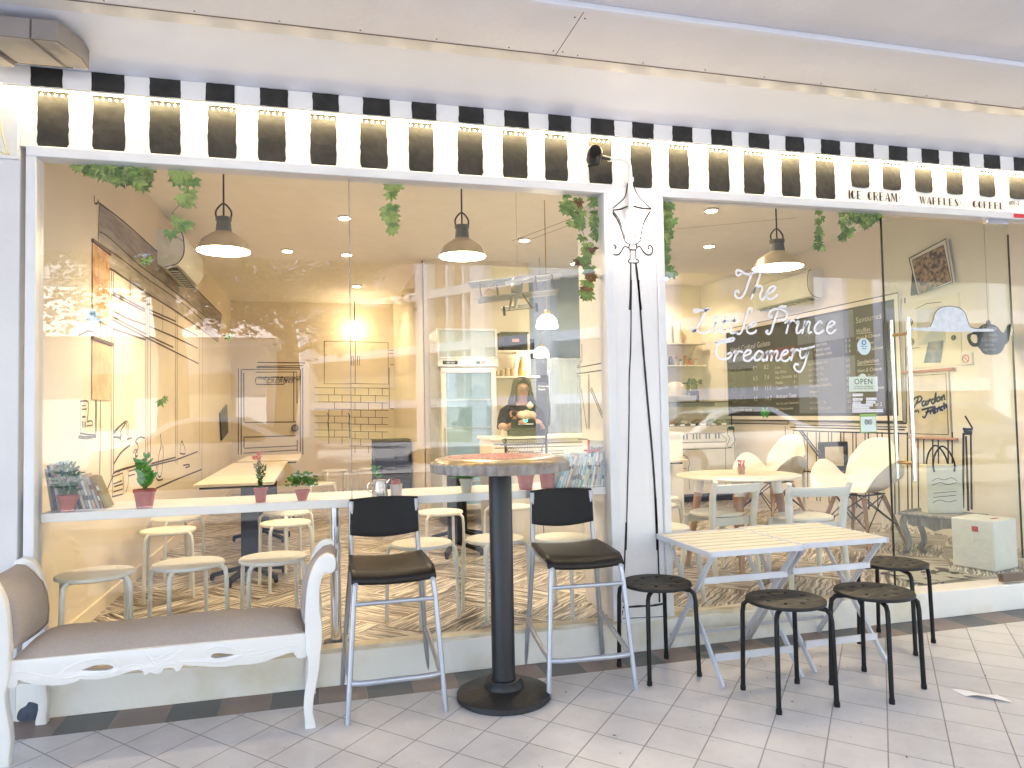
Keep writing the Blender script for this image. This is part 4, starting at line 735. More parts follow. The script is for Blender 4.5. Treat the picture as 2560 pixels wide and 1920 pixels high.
for P in ([(-1.121,0.296),(-1.121,0.322),(-1.101,0.337),(-1.06,0.332),(-0.998,0.308),(-0.936,0.296),(-0.883,0.301),(-0.841,0.295),(-0.787,0.295),(-0.744,0.31),(-0.7,0.32),(-0.667,0.312)], [(-0.957,0.311),(-0.925,0.335),(-0.862,0.355),(-0.809,0.355),(-0.771,0.345),(-0.752,0.328),(-0.755,0.311)],
          [(-0.545,0.306),(-0.539,0.318),(-0.511,0.312),(-0.454,0.307),(-0.397,0.3),(-0.35,0.304),(-0.303,0.317),(-0.244,0.317),(-0.172,0.329),(-0.112,0.335),(-0.081,0.32),(-0.082,0.298)], [(-0.448,0.32),(-0.442,0.347),(-0.408,0.359),(-0.362,0.354),(-0.303,0.333),(-0.256,0.334)],
          [(-0.645,0.341),(-0.623,0.314),(-0.59,0.323),(-0.556,0.343),(-0.525,0.358)], [(-0.651,0.353),(-0.629,0.333),(-0.595,0.345),(-0.562,0.356)], [(-0.612,0.295),(-0.59,0.317),(-0.567,0.309)]):
    rl.tube([(a, -.4595, b) for a, b in P], .0055, 8, sm=True)
rl.build('carving', BWH, apr)
MB().box(-1.14,-.05,-.085,-.065,.30,.37).build('back_rail', BWH, bn)
MB().grid(lambda u, v: (-1.125+1.075*u, -.455+.385*v, .372+.062*(1-abs(2*v-1)**3.2)*(1-abs(2*u-1)**14)+.004*math.sin(u*9+v*3)), 40, 16).build('cushion', FAB, bn, sharp=80)
MB().box(-1.12,-.055,-.45,-.07,.345,.375).build('seat_base', FAB, bn, bevel=.01)
for s in (1, -1):
    P = [(-.058,.42),(-.062,.48),(-.055,.54),(-.038,.59),(-.01,.63),(.02,.658),(.048,.664),(.066,.645),(.064,.622)]
    mx = lambda a: a if s == 1 else 2*cx-a
    MB().grid(lambda u, v: (lambda q: (mx(q[0]-.012*math.sin(v*math.pi)), -.438+.346*v, q[1]))((P[min(int(u*8),7)][0]*(1-(u*8-min(int(u*8),7)))+P[min(int(u*8),7)+1][0]*(u*8-min(int(u*8),7)), P[min(int(u*8),7)][1]*(1-(u*8-min(int(u*8),7)))+P[min(int(u*8),7)+1][1]*(u*8-min(int(u*8),7)))), 32, 8).build('arm_pad', FAB, bn, solid=.022, sharp=80)
    MB().beam((mx(-.05),-.44,.425),(mx(-.05),-.09,.425), .03, .028).build('arm_rail', mat('aged_cream_lacquer', (.74,.68,.52), .4), bn, bevel=.004)
# litter
pp = tag(MB().grid(lambda u, v: (2.715+.125*u-.015*v, -.925-.115*u-.085*v, .002+.012*math.sin(u*3)*v+.004*math.sin(u*7)), 8, 4).build('paper_sheet', mat('paper_white', (.92,.92,.95), .7)), 'crumpled white paper lying on the tiles at the right', 'paper')
lm = MB()
for k in range(46):
    x = random.uniform(-.4, 3.2); y = random.uniform(-1.6, -.3); a = random.uniform(0, 3.14); s = random.uniform(.003, .009)
    lm.poly([(x,y,.0015),(x+s*math.cos(a)+s*.4*math.sin(a),y+s*math.sin(a)-s*.4*math.cos(a),.004),(x+2*s*math.cos(a),y+2*s*math.sin(a),.0015),(x+s*math.cos(a)-s*.3*math.sin(a),y+s*math.sin(a)+s*.3*math.cos(a),.003)])
tag(lm.build('leaf_litter', mat('dry_leaf', (.12,.05,.03), .8, var=.3), flat=True), 'tiny dry leaf bits scattered over the tiles', 'leaf litter', kind='stuff')
# ---------------- window shelf ----------------
ws = thing('window_shelf', 'long white shelf along the inside of the left window', 'shelf', (.15, .2, .85))
MB().box(-1.18, 1.50, .018, .40, .826, .866).build('shelf_board', mat('shelf_white', (.78,.77,.72), .4, var=.02), ws, bevel=.003)
for x in (.075,): MB().tube([(x,.15,.155),(x,.15,.826)], .027, 18).build('leg', CHROME, ws)
MB().lathe([(.06,.15),(.06,.158),(.03,.165)], (.075,.15,0), 24).build('foot', BLACKM, ws)
TER = mat('red_pot', (.42,.085,.06), .5, var=.12, scale=20)
def leafmat(nm, c): return mat(nm, c, .6, var=.2, scale=30, spec=.15)
G1 = leafmat('leaf_green', (.05,.27,.03)); G2 = leafmat('leaf_dark', (.012,.12,.035)); G3 = leafmat('leaf_olive', (.13,.19,.04)); G4 = leafmat('leaf_grey', (.16,.22,.16)); G5 = leafmat('leaf_bright', (.10,.36,.04))
def leaf(mb, p, d, L, w, droop=.2, fold=.25, upv=None):
    d = Vector(d).normalized(); p = Vector(p); s = d.cross(Vector(upv or random.choice(((0,.5,1),(.3,1,.3),(-.3,1,.3)))))
    if s.length < .05: s = Vector((1,0,0))
    s.normalize(); u = s.cross(d)
    T = lambda a, b: tuple(p+d*a*L+s*b*w+u*(-droop*L*a*a+abs(b)*fold*w))
    i = len(mb.v); mb.v += [T(0,0), T(.3,.42), T(.62,.40), T(1,0), T(.62,-.40), T(.3,-.42), T(.45,0), T(.75,0)]
    mb.f += [(i,i+1,i+6), (i+1,i+2,i+7,i+6), (i+2,i+3,i+7), (i+3,i+4,i+7), (i+4,i+5,i+6,i+7), (i+5,i,i+6)]
def pot(x, y, r, h, label, name='potted_plant', m=TER, grp='potted plants on the window shelf', taper=.72):
    t = thing(name, label, 'plant', (x, y, .866), group=grp)
    MB().lathe([(r*taper*.96,0),(r*taper,.002),(r*.94,h*.8),(r*1.03,h*.81),(r*1.05,h),(r*.93,h),(r*.9,h*.9),(.005,h*.88)], (x,y,.866), 28).build('pot', m, t)
    return t, .866+h
t, z = pot(-1.09, .075, .043, .072, 'dark bushy plant in a small red pot in front of the leaning books')
mb = MB()
for k in range(95):
    a = random.uniform(0, 6.28); e = random.uniform(-.2, 1.3); rr = random.uniform(.005, .045)
    leaf(mb, (-1.09+rr*math.cos(a), .075+rr*.6*math.sin(a), z+random.uniform(0, .13)), (math.cos(a)*math.cos(e), .6*math.sin(a)*math.cos(e), math.sin(e)), random.uniform(.022, .042), .014)
mb.build('foliage', G2, t)
t, z = pot(-.775, .07, .047, .085, 'jade plant with fat green leaves in a red pot')
mb = MB(); st_ = MB()
for k in range(5):
    a = k*1.3; tx, ty = -.775+.022*math.cos(a), .07+.022*math.sin(a); H = .05+.022*k
    st_.tube([(-.775,.07,z-.02),(tx,ty,z+H)], .004, 6)
    for j in range(5):
        for s in (0, 1):
            b = a+j*1.57+s*3.14; zz = z+H*(.2+.2*j); leaf(mb, (-.775+(tx+.775)*(.2+.2*j), .07+(ty-.07)*(.2+.2*j), zz), (math.cos(b), math.sin(b)*.7, .75), .042, .024, -.1, .1)
mb.build('foliage', G5, t, solid=.004); st_.build('stem', G3, t)
t, z = pot(-.27, .065, .031, .068, 'tall rosemary-like plant with red tips in a slim red pot')
mb = MB(); rd = MB()
for k in range(11):
    a = random.uniform(0, 6.28); b = random.uniform(.01, .04); top = Vector((-.27+b*math.cos(a), .065+b*.7*math.sin(a), z+random.uniform(.10, .15)))
    for j in range(26):
        f = j/26; p = Vector((-.27,.065,z)).lerp(top, f); c = random.uniform(0, 6.28); leaf(mb, p, (math.cos(c), math.sin(c), .9), .018, .0045)
for k in range(16):
    a = random.uniform(0, 6.28); leaf(rd, (-.285+random.uniform(-.012,.012), .065, z+.13+random.uniform(0,.035)), (math.cos(a), math.sin(a), .8), .022, .012)
mb.build('foliage', leafmat('rosemary_leaf', (.05,.15,.04)), t); rd.build('flower', mat('coral_petal', (.75,.16,.10), .6), t)
t, z = pot(-.08, .065, .035, .05, 'low bushy light green plant in a red pot, left of the window seam', taper=.6)
mb = MB()
for k in range(330):
    a = random.uniform(0, 6.28); e = random.uniform(-.1, 1.5); rr = random.uniform(.25, 1)
    p = Vector((-.08+.078*rr*math.cos(a)*math.cos(e), .065+.05*rr*math.sin(a)*math.cos(e), z+.012+.068*rr*math.sin(e)+.01)); leaf(mb, p, (math.cos(a), math.sin(a), random.uniform(-.3, 1)), .017, .012)
mb.build('foliage', leafmat('leaf_soft', (.13,.33,.04)), t)
jg = thing('metal_jug', 'small steel pouring jug holding a leafy sprig beside the straw cup', 'jug', (.29,.07,.866))
MB().lathe([(.040,0),(.041,.003),(.036,.05),(.033,.075),(.034,.082)], (.29,.07,.866), 28).build('body', mat('brushed_steel', (.5,.47,.44), .25, metal=.9, var=.1, scale=12), jg)
MB().tube([(.258,.07,.935),(.235,.07,.93),(.232,.07,.90),(.252,.07,.885)], .003, 8, sm=True).build('handle', CHROME, jg); MB().beam((.322,.07,.93),(.338,.07,.95), .02, .004).build('spout', CHROME, jg)
mb = MB()
for k in range(9): leaf(mb, (.275,.07,.955+.006*k), (math.cos(k*1.9), math.sin(k*1.9), .7), .038, .018)
mb.tube([(.285,.07,.88),(.27,.07,1.0)], .002, 6); mb.build('sprig', G1, jg)
sc_ = thing('straw_cup', 'frosted glass cup packed with orange straws on the window shelf', 'cup', (.372,.08,.866))
MB().lathe([(.027,0),(.031,.05),(.032,.056)], (.372,.08,.866), 22).build('cup', mat('frosted_glass', (.62,.50,.42), .35, var=.05), sc_)
mb = MB()
for k in range(22):
    a = random.uniform(0, 6.28); r = random.uniform(0, .022); mb.tube([(.372+r*math.cos(a), .08+r*math.sin(a), .87),(.372+1.3*r*math.cos(a), .08+1.3*r*math.sin(a), .935+random.uniform(0,.016))], .0033, 6)
mb.build('straws', mat('orange_straw', (.62,.12,.03), .5, var=.3, scale=90), sc_)
t, z = pot(.728, .07, .034, .072, 'grassy green plant in a frosted glass pot left of the table column', m=mat('frosted_pot', (.55,.55,.47), .3, var=.05))
mb = MB()
for k in range(150):
    a = random.uniform(0, 6.28); e = random.uniform(.25, 1.4); leaf(mb, (.728+.02*math.cos(a), .07+.02*math.sin(a), z), (math.cos(a)*math.cos(e), math.sin(a)*math.cos(e)*.7, math.sin(e)), random.uniform(.05, .10), .012, .35)
mb.build('foliage', G5, t)
t, z = pot(1.048, .085, .047, .085, 'pale succulent in a speckled red pot right of the table column', m=mat('speckled_red', (.40,.09,.08), .5, col2=(.6,.4,.35), scale=90, lo=.25, hi=.4))
mb = MB()
for k in range(38):
    a = random.uniform(0, 6.28); e = random.uniform(.2, 1.4); leaf(mb, (1.048+.018*math.cos(a), .085+.018*math.sin(a), z-.005), (math.cos(a)*math.cos(e), math.sin(a)*math.cos(e)*.7, math.sin(e)), random.uniform(.025,.042), .02, -.2)
mb.build('foliage', G4, t, solid=.003)
t, z = pot(1.172, .10, .048, .13, 'tall plain terracotta red pot against the row of books', m=TER)
MB().lathe([(.04,0),(.04,.004)], (1.172,.10,.97), 20).build('soil', mat('potting_soil', (.05,.035,.025), .95, bump=.5), t)
# books
BC = {'white': (.74,.76,.74), 'cream': (.72,.67,.52), 'pale blue': (.50,.68,.74), 'teal': (.22,.42,.45), 'grey': (.38,.38,.36), 'yellow': (.66,.60,.28), 'tan': (.50,.36,.22), 'navy': (.04,.06,.14), 'olive': (.24,.21,.07), 'pink': (.62,.42,.40), 'red': (.55,.06,.05), 'rust': (.33,.13,.05)}
def book(x, y, th, w, h, lean, colr, label, grp):
    t = thing('book', label, 'book', (x, y, .8665), group=grp)
    c = mat('cover_'+colr.replace(' ', '_'), BC[colr], .5, var=.07, scale=25); pg = mat('page_block', (.72,.68,.58), .9, var=.08, scale=200, stretch=(1,.05,1))
    Mx = Matrix.Translation((x, y, .8665)) @ Matrix.Rotation(lean, 4, 'Y')
    MB().box(0,th,0,w,0,h).xf(Mx).build('cover', c, t, bevel=.001)
    MB().box(.0015,th-.0015,.004,w+.0015,.003,h-.003).xf(Mx).build('pages', pg, t)
    s = random.choice((.25, .6)); MB().box(.001,th-.001,-.0008,.0005,h*s,h*(s+.14)).xf(Mx).build('spine_label', mat('spine_ink_'+('d' if colr not in ('navy','teal','rust','olive') else 'l'), (.12,.12,.14) if colr not in ('navy','teal','rust','olive') else (.7,.65,.5), .6), t)
    return t
gr = 'books leaning at the right end of the window shelf'
cs = ['teal','pale blue','white','cream','grey','tan','white','pale blue','cream','teal','white','yellow','pale blue','white','tan','cream','pale blue','white','grey','teal']
x = 1.205; cnt = {}
ordn = ['first','second','third','fourth','fifth','sixth','seventh']
for k, c in enumerate(cs):
    th = random.choice((.009,.012,.015,.011)); h = (.175+.012*math.sin(k*2.1)+random.uniform(-.006,.006)); cnt[c] = cnt.get(c, 0)+1
    book(x, .05+.01*math.sin(k*1.3), th, .12, h, R(22-14*k/19), c, f'{c} book leaning in the right row, {ordn[cnt[c]-1]} {c} one from its left end', gr); x += th*1.1+.0015
b = book(1.405, .09, .13, .012, .245, R(2), 'white', 'white hardback with red spine strip standing tall behind the right row', gr)
MB().box(1.401,1.412,.086,.0895,1.0,1.115).build('red_spine', mat('cover_red', BC['red'], .5), b)
text('The Little Prince', .021, face_mtx((1.416, .0885, 1.062), (1,0,0)), INK, b, 'title', space=.82)
tag(MB().box(1.385,1.462,.055,.11,1.052,1.062).xf(Matrix.Identity(4)).build('red_book', MT['cover_red'], bevel=.001), 'thin red book lying flat across the top of the right row', 'book')
gr = 'books leaning at the left end of the window shelf'
x = -1.175; cnt = {}
for k, c in enumerate(['grey','navy','white','pink','pale blue','teal','white','navy','cream','grey','white','tan','grey','rust','olive']):
    th = random.choice((.010,.013,.012)); h = [.19,.205,.215,.21,.22,.225,.20,.18,.175,.17,.165,.165,.155,.155,.15][k]; cnt[c] = cnt.get(c, 0)+1
    book(x, .13-.005*k*.5, th, .11, h, R(-8-13*k/14), c, f'{c} book leaning in the left row, {ordn[cnt[c]-1]} {c} one from the window edge', gr); x += th*1.14+.003
# ---------------- hanging vines and leaf stickers ----------------
VINE = leafmat('vine_leaf', (.22,.36,.08)); VINE2 = leafmat('vine_leaf_light', (.42,.54,.14)); VINE3 = leafmat('vine_leaf_rust', (.25,.10,.03))
def maple(mb, p, s, a, y):
    pts = []
    for k, (r, an) in enumerate(((1,0),(.55,.35),(.95,.85),(.5,1.25),(.75,1.75),(.35,2.4),(.25,3.14),(.35,-2.4),(.75,-1.75),(.5,-1.25),(.95,-.85),(.55,-.35))):
        pts.append((p[0]+s*r*math.sin(an+a), y+random.uniform(-.3,.3)*s, p[1]-s*r*math.cos(an+a)))
    c = (p[0], y+.15*s, p[1]); i = len(mb.v); mb.v.append(c); mb.v += pts
    for k in range(12): mb.f.append((i, i+1+k, i+1+(k+1)%12))
def vine(label, strands, spread, n, size, kind, cols=(VINE, VINE2), y=.05):
    t = thing('hanging_vine', label, 'vine', (strands[0][0][0], y, 2.43), group='artificial vines hanging inside the windows')
    ms = [MB() for _ in cols]; st_ = MB()
    for P in strands:
        Q = cr([Vector((a, y, b)) for a, b in P], 6); st_.tube(Q, .0016, 5)
        for k in range(int(n*1.7)):
            q = Q[int(random.random()**.9*(len(Q)-1))]; mb = random.choice(ms); ox, oz = random.uniform(-spread, spread), random.uniform(-.6, .6)*spread
            if kind == 'maple': maple(mb, (q.x+ox, q.z+oz), size*1.3*random.uniform(.7,1.15), random.uniform(-.6,.6), y+random.uniform(-.03,.02))
            else:
                c = Vector((q.x+ox, y+random.uniform(-.02,.02), q.z+oz)); a0 = random.uniform(-.5,.5)
                for j in range(5): a = a0+(j-2)*.75; leaf(mb, c, (math.sin(a), random.uniform(-.4,.2), -math.cos(a)), size*1.45*random.uniform(.8,1.2), size*.85, .15, .2, (random.uniform(-.4,.4),-1,random.uniform(-.3,.3)))
    for mb, m in zip(ms, cols):
        if mb.f: mb.build('foliage', m, t)
    st_.build('stem', G3, t); return t
GV = lambda L: L
vine('dense ivy cluster hanging at the top left corner of the left window', [[(-1.021,2.455),(-0.968,2.402)], [(-0.968,2.459),(-0.941,2.389)], [(-0.887,2.465),(-0.901,2.369)], [(-0.847,2.464),(-0.833,2.381)], [(-0.778,2.461),(-0.792,2.346)]], .03, 11, .036, 'maple')
vine('trailing ivy strand left of the left pendant lamp', [[(-0.565,2.445),(-0.582,2.366),(-0.59,2.304),(-0.547,2.26)], [(-0.639,2.425),(-0.625,2.395)], [(-0.59,2.304),(-0.653,2.231),(-0.611,2.195),(-0.653,2.147),(-0.611,2.102)]], .018, 5, .03, 'five', (VINE, VINE2, VINE2))
vine('short leafy strand just right of the window seam', [[(0.373,2.439),(0.364,2.372),(0.355,2.305),(0.363,2.255),(0.374,2.19)]], .022, 15, .026, 'five')
vine('broad ivy curtain at the right edge of the left window', [[(1.303,2.445),(1.301,2.348)], [(1.368,2.445),(1.375,2.343),(1.337,2.279)], [(1.453,2.436),(1.459,2.32),(1.466,2.222)], [(1.366,2.342),(1.391,2.219),(1.417,2.14),(1.369,2.059)], [(1.408,2.14),(1.414,2.016),(1.442,1.99)], [(1.404,1.989),(1.402,1.919),(1.411,1.888)]], .016, 9, .025, 'five', (VINE, VINE, VINE2, VINE3))
vine('ivy trail at the left edge of the right window, beside the pillar lantern', [[(1.83,2.436),(1.867,2.351),(1.844,2.24)], [(1.91,2.44),(1.878,2.369),(1.895,2.288),(1.833,2.193)], [(1.854,2.24),(1.861,2.131),(1.869,2.058),(1.918,2.032)]], .018, 13, .030, 'five', (VINE, VINE2, VINE))
vine('slim pale ivy strand right of the right pendant lamp', [[(2.882,2.437),(2.883,2.339),(2.875,2.261),(2.883,2.193)]], .016, 14, .028, 'maple', (VINE, VINE2))
vine('dense ivy cluster hanging beside the top of the glass door', [[(3.053,2.446),(3.061,2.348),(3.047,2.288)], [(3.111,2.444),(3.155,2.392)], [(3.193,2.444),(3.213,2.375)], [(3.275,2.446),(3.274,2.408)]], .026, 13, .030, 'maple')
for i, (p, s, lb) in enumerate((([(-0.759,1.997)][0], .033, 'single ivy leaf on the glass left of the left pendant lamp'), ([(-0.408,1.653)][0], .026, 'single small ivy leaf on the glass in the middle of the left pane'), ([(-0.698,1.352)][0], .034, 'single ivy leaf low on the glass above the jade plant'))):
    mb = MB(); maple(mb, p, s, .3*i-.2, .012); maple(mb, (p[0]+s*.4, p[1]+s*.3), s*.7, 1.2, .012)
    tag(mb.build('leaf_sticker', VINE2), lb, 'leaf sticker', 'single leaves stuck on the glass')
p = [(2.447,1.242)][0]; mb = MB()
for j in range(6): leaf(mb, (p[0], .012, p[1]), (math.cos(j*1.05), -.05, math.sin(j*1.05)), .036, .024, 0, .05)
tag(mb.build('leaf_sticker', G5), 'bright green rosette of leaves on the glass below the menu board', 'leaf sticker', 'single leaves stuck on the glass')
p = [(-0.975,1.732)][0]
gh = flat([smooth2([(p[0]+a*.0024, p[1]+b*.0024) for a, b in ((-8,10),(0,14),(7,10),(8,0),(16,-4),(10,-10),(0,-14),(-6,-8),(-12,-4),(-8,0))], 3)], 'ghost_sticker', mat('ghost_blue', (.42,.62,.70), .5), None, 'y', .011, .001)
tag(gh, 'tiny pale blue ghost shaped sticker between the two wall posters', 'sticker')
MB().ball((p[0]-.006, .0095, p[1]+.017), .003, 6, 4).ball((p[0]+.006, .0095, p[1]+.017), .003, 6, 4).build('eyes', INK, gh)

# ---------------- interior tables ----------------
TOP = mat('pale_table_top', (.66,.58,.46), .35, var=.05, scale=5, stretch=(1,4,1))
def ptable(name, label, x0, x1, y0, y1, peds, grp=None):
    t = thing(name, label, 'table', ((x0+x1)/2, (y0+y1)/2, .15), group=grp)
    MB().box(x0,x1,y0,y1,.808,.830).build('tabletop', TOP, t, bevel=.003)
    MB().box(x0+.03,x1-.03,y0+.05,y1-.05,.79,.807).build('underframe', BLACKM, t)
    for px, py in peds:
        MB().box(px-.055,px+.055,py-.03,py+.03,.24,.79).build('column', BLACKM, t, bevel=.004)
        b = MB()
        for k in range(5):
            a = k*1.2566+.5; b.beam((px,py,.245),(px+.25*math.cos(a),py+.25*math.sin(a),.19), .035, .028); b.lathe([(.012,0),(.016,.02),(.012,.045)], (px+.25*math.cos(a),py+.25*math.sin(a),.152), 10)
        b.build('star_base', BLACKM, t)
    return t
ptable('cafe_table', 'long pale topped table on black star bases along the left wall', -.81, -.30, 1.62, 3.93, ((-.47,1.78),(-.5,3.4)), 'pale cafe tables on black pedestals')
ptable('cafe_table', 'pale topped table behind the long one, near the drawn door', -.80, -.20, 4.2, 5.3, ((-.5,4.7),), 'pale cafe tables on black pedestals')
ptable('cafe_table', 'pale topped table on twin black posts behind the bar table', .98, 1.46, 2.0, 3.0, ((1.05,2.2),(1.2,2.75)), 'pale cafe tables on black pedestals')
ptable('cafe_table', 'pale topped table in front of the piano drawing, just right of the pillar', 2.55, 3.12, 2.15, 2.75, ((2.8,2.45),), 'pale cafe tables on black pedestals')
# round table and chairs
rtb = thing('round_table', 'white round table on splayed wooden legs in the right window', 'table', (2.87,.99,.15))
MB().lathe([(.01,.782),(.40,.782),(.425,.79),(.425,.797),(.42,.80),(.01,.80)], (2.87,.99,0), 56).build('tabletop', mat('round_top', (.76,.73,.62), .3, var=.03), rtb)
WOOD = mat('beech_wood', (.42,.24,.12), .5, var=.15, scale=5, stretch=(8,8,1), bump=.1)
for k in range(4):
    a = math.pi/4+k*math.pi/2+.26; c, s_ = math.cos(a), math.sin(a)
    lg = MB().tube([(2.87+.27*c,.99+.27*s_,.68),(2.87+.36*c,.99+.36*s_,.15)], [.030,.017], 14).build('leg', WOOD, rtb)
    MB().tube([(2.87+.255*c,.99+.255*s_,.782),(2.87+.272*c,.99+.272*s_,.672)], [.036,.033], 14).build('cuff', MT['shelf_white'], lg)
MB().box(2.62,3.12,.96,1.02,.75,.78).build('apron', MT['shelf_white'], rtb)
CHW = mat('chair_white', (.72,.74,.68), .45, var=.03)
def wchair():
    t = thing('white_chair', 'white wooden cafe chair tucked in at the front right of the round table', 'chair', (0,0,0), group='white wooden chairs round the table')
    MB().lathe([(.01,.405),(.165,.405),(.178,.412),(.178,.424),(.170,.43),(.01,.426)], (0,.02,0), 32, 1.0, .98).build('seat', CHW, t)
    MB().box(-.15,.15,-.13,-.11,.35,.404).box(-.15,.15,.14,.16,.35,.404).build('apron', CHW, t)
    for s in (-1, 1):
        MB().tube([(s*.155,.15,.40),(s*.175,.19,0)], [.021,.014], 10).build('leg', CHW, t)
        MB().tube([(s*.178,-.175,0),(s*.165,-.145,.38),(s*.175,-.165,.55),(s*.19,-.215,.655)], [.015,.024,.022,.016], 12, sm=False).build('back_post', CHW, t)
    MB().grid(lambda u, v: (-.178+.356*u, -.195-.035*math.sin(u*math.pi)-.012*v, .575+.055*v), 12, 3).build('back_rail', CHW, t, solid=.018, bevel=.003)
    return t
wc = wchair(); wc.location = (2.99,.42,.15); wc.rotation_euler[2] = R(-12)
dup(wc, (2.60,.80,.15), R(8), 'white wooden cafe chair tucked in at the left of the round table')
dup(wc, (1.93,.36,.15), R(-75), 'white wooden cafe chair half hidden behind the pillar, its post rising at the glass edge')
SH = mat('shell_plastic', (.74,.72,.66), .35, var=.02)
def shell():
    t = thing('shell_chair', 'white moulded shell armchair on wooden legs, the nearer one by the door handle', 'armchair', (0,0,0), group='white shell armchairs')
    def f(u, v):
        a = 2*u-1; P = [(.25,.405),(.20,.40),(.10,.385),(0,.38),(-.10,.385),(-.165,.42),(-.195,.50),(-.215,.60),(-.24,.70),(-.262,.775)]
        q = v*9; k = min(int(q), 8); r = q-k; y = P[k][0]*(1-r)+P[k+1][0]*r; z = P[k][1]*(1-r)+P[k+1][1]*r
        armh = max(0, math.sin(min(1, max(0, (v-.02)/.62))*math.pi))*.235
        w = .215+.085*math.sin(min(1, v/.72)*math.pi)-.02*v; e = abs(a)**3.2
        zz = z+armh*e if v < .6 else z+e*(max(0, .235*math.sin(min(1,(v-.02)/.62)*math.pi)))-e*.16*max(0, v-.62)/.38
        return (a*w*(1+.04*e), y+e*.07*(v > .45)*min(1,(v-.45)*3), zz)
    MB().grid(f, 26, 30).build('shell', SH, t, solid=.010, sharp=80, subs=1)
    for sx in (-1, 1):
        for sy in (-1, 1):
            MB().tube([(sx*.12,sy*.11,.355),(sx*.22,sy*.21,0)], [.017,.010], 10).build('leg', WOOD, t)
    w = MB()
    for sx in (-1, 1): w.tube([(sx*.12,-.11,.36),(sx*.19,.18,.13)], .0045, 6).tube([(sx*.12,.11,.36),(sx*.19,-.18,.13)], .0045, 6).tube([(sx*.12,-.13,.37),(sx*.12,.13,.37)], .006, 6)
    for sy in (-1, 1): w.tube([(-.12,sy*.11,.36),(.19,sy*.18,.13)], .0045, 6).tube([(.12,sy*.11,.36),(-.19,sy*.18,.13)], .0045, 6).tube([(-.12,sy*.11,.37),(.12,sy*.11,.37)], .006, 6)
    w.build('wire_brace', BLACKM, t); return t
sc1 = shell(); sc1.location = (4.25,1.42,.15); sc1.rotation_euler[2] = R(104); sc1.scale = (1.1,1.1,1.1)
dup(sc1, (4.22,2.55,.15), R(100), 'white moulded shell armchair on wooden legs, the farther one behind the round table')
cu = thing('straw_cup', 'clear cup of red and white straws standing on the round table', 'cup', (2.91,1.0,.80))
MB().lathe([(.024,0),(.029,.055)], (2.91,1.0,.80), 18).build('cup', mat('pinkish_cup', (.55,.38,.33), .3), cu)
mb = MB()
for k in range(14): a = k*2.4; mb.tube([(2.91+.012*math.cos(a),1+.012*math.sin(a),.81),(2.91+.024*math.cos(a),1+.024*math.sin(a),.90)], .004, 6)
mb.build('straws', mat('striped_straw', (.60,.05,.05), .5, col2=(.75,.7,.65), scale=60, lo=.45, hi=.5), cu)
gt = thing('side_table', 'small glass topped side table against the panelled wall drawing', 'side table', (4.75,2.2,.15))
MB().box(4.45,5.05,1.95,2.5,.655,.667).build('tabletop', CLEAR, gt); MB().box(4.445,4.4495,1.95,2.5,.655,.667).box(4.45,5.05,1.944,1.9495,.655,.667).build('glass_edge', MT['glass_edge'], gt)
for x in (4.5,5.0):
    for y in (2.0,2.45): MB().tube([(x,y,.15),(x,y,.654)], .015, 10).build('leg', CHW, gt)
fr = thing('picture_frame', 'black box picture frame standing on the glass side table', 'picture frame', (4.66,2.22,.668))
MB().box(-.135,.135,-.02,.02,0,.27).xf(Matrix.Translation((4.66,2.22,.668)) @ Matrix.Rotation(R(-12),4,'Z')).build('frame', BLACKP, fr, bevel=.003)
MB().box(-.088,.088,-.024,-.0205,.045,.225).xf(Matrix.Translation((4.66,2.22,.668)) @ Matrix.Rotation(R(-12),4,'Z')).build('picture', mat('aged_print', (.62,.55,.38), .6, var=.1, scale=9), fr)
# small grey bench, bag and wrapped box by the door
ob = thing('occasional_table', 'weathered grey little table with curved legs by the glass door', 'table', (0,0,0))
OLD = mat('weathered_wood', (.42,.40,.37), .7, var=.22, scale=6, stretch=(6,1,1), bump=.3)
MB().box(-.25,.25,-.17,.17,.285,.305).build('tabletop', OLD, ob, bevel=.004)
for x, sx in ((-.205,-1),(.205,1)):
    for y in (-.125,.125): MB().tube([(x,y,.285),(x+sx*.022,y-.01,.22),(x-sx*.006,y,.12),(x-sx*.012,y,.05),(x+sx*.02,y,.002)], [.026,.028,.02,.015,.02], 10, sm=True).build('leg', OLD, ob)
for y in (-.13,.13): flat([[(-.19,.28),(.19,.28),(.19,.215),(.15,.20),(.11,.215),(.06,.205),(0,.18),(-.06,.205),(-.11,.215),(-.15,.20),(-.19,.215)]], 'apron', OLD, ob, 'y', y, .012)
ob.location = (4.52,.87,.15); ob.rotation_euler[2] = R(-68)
pb = thing('paper_bag', 'cream paper carrier bag with black string handles on the grey table', 'bag', (4.53,.88,.4565))
CRB = mat('cream_bag_paper', (.72,.68,.56), .7, var=.03, bump=.15, bscale=15); SIDEP = CRB
Mx = Matrix.Translation((4.53,.88,.4565)) @ Matrix.Rotation(R(-22),4,'Z')
MB().box(-.125,.125,-.06,.06,0,.36).xf(Mx).build('bag', CRB, pb, bevel=.003)
hb = MB()
for y in (-.062,.05): hb.tube([(-.07,y,.31),(-.075,y,.37),(-.05,y+.01,.45),(0,y+.015,.50),(.05,y+.01,.45),(.075,y,.37),(.07,y,.31)], .0065, 8, sm=True)
hb.xf(Mx).build('handles', BLACKM, pb)
dl = MB()
for P in ([(-.09,.24),(-.05,.26),(0,.25),(.05,.265),(.09,.24)],[(-.09,.21),(-.03,.23),(.02,.215),(.09,.23)],[(-.08,.15),(.08,.165)],[(-.085,.12),(.075,.135)],[(-.09,.08),(-.04,.10),(.02,.085),(.08,.10)]): dl.line(P, .004, 'y', -.0615, sm=True)
dl.xf(Mx).build('bag_drawing', INK, pb, flat=True)
wb = thing('wrapped_box', 'white box wrapped in crinkled paper with red tape on the floor by the door', 'box', (4.38,.43,.15))
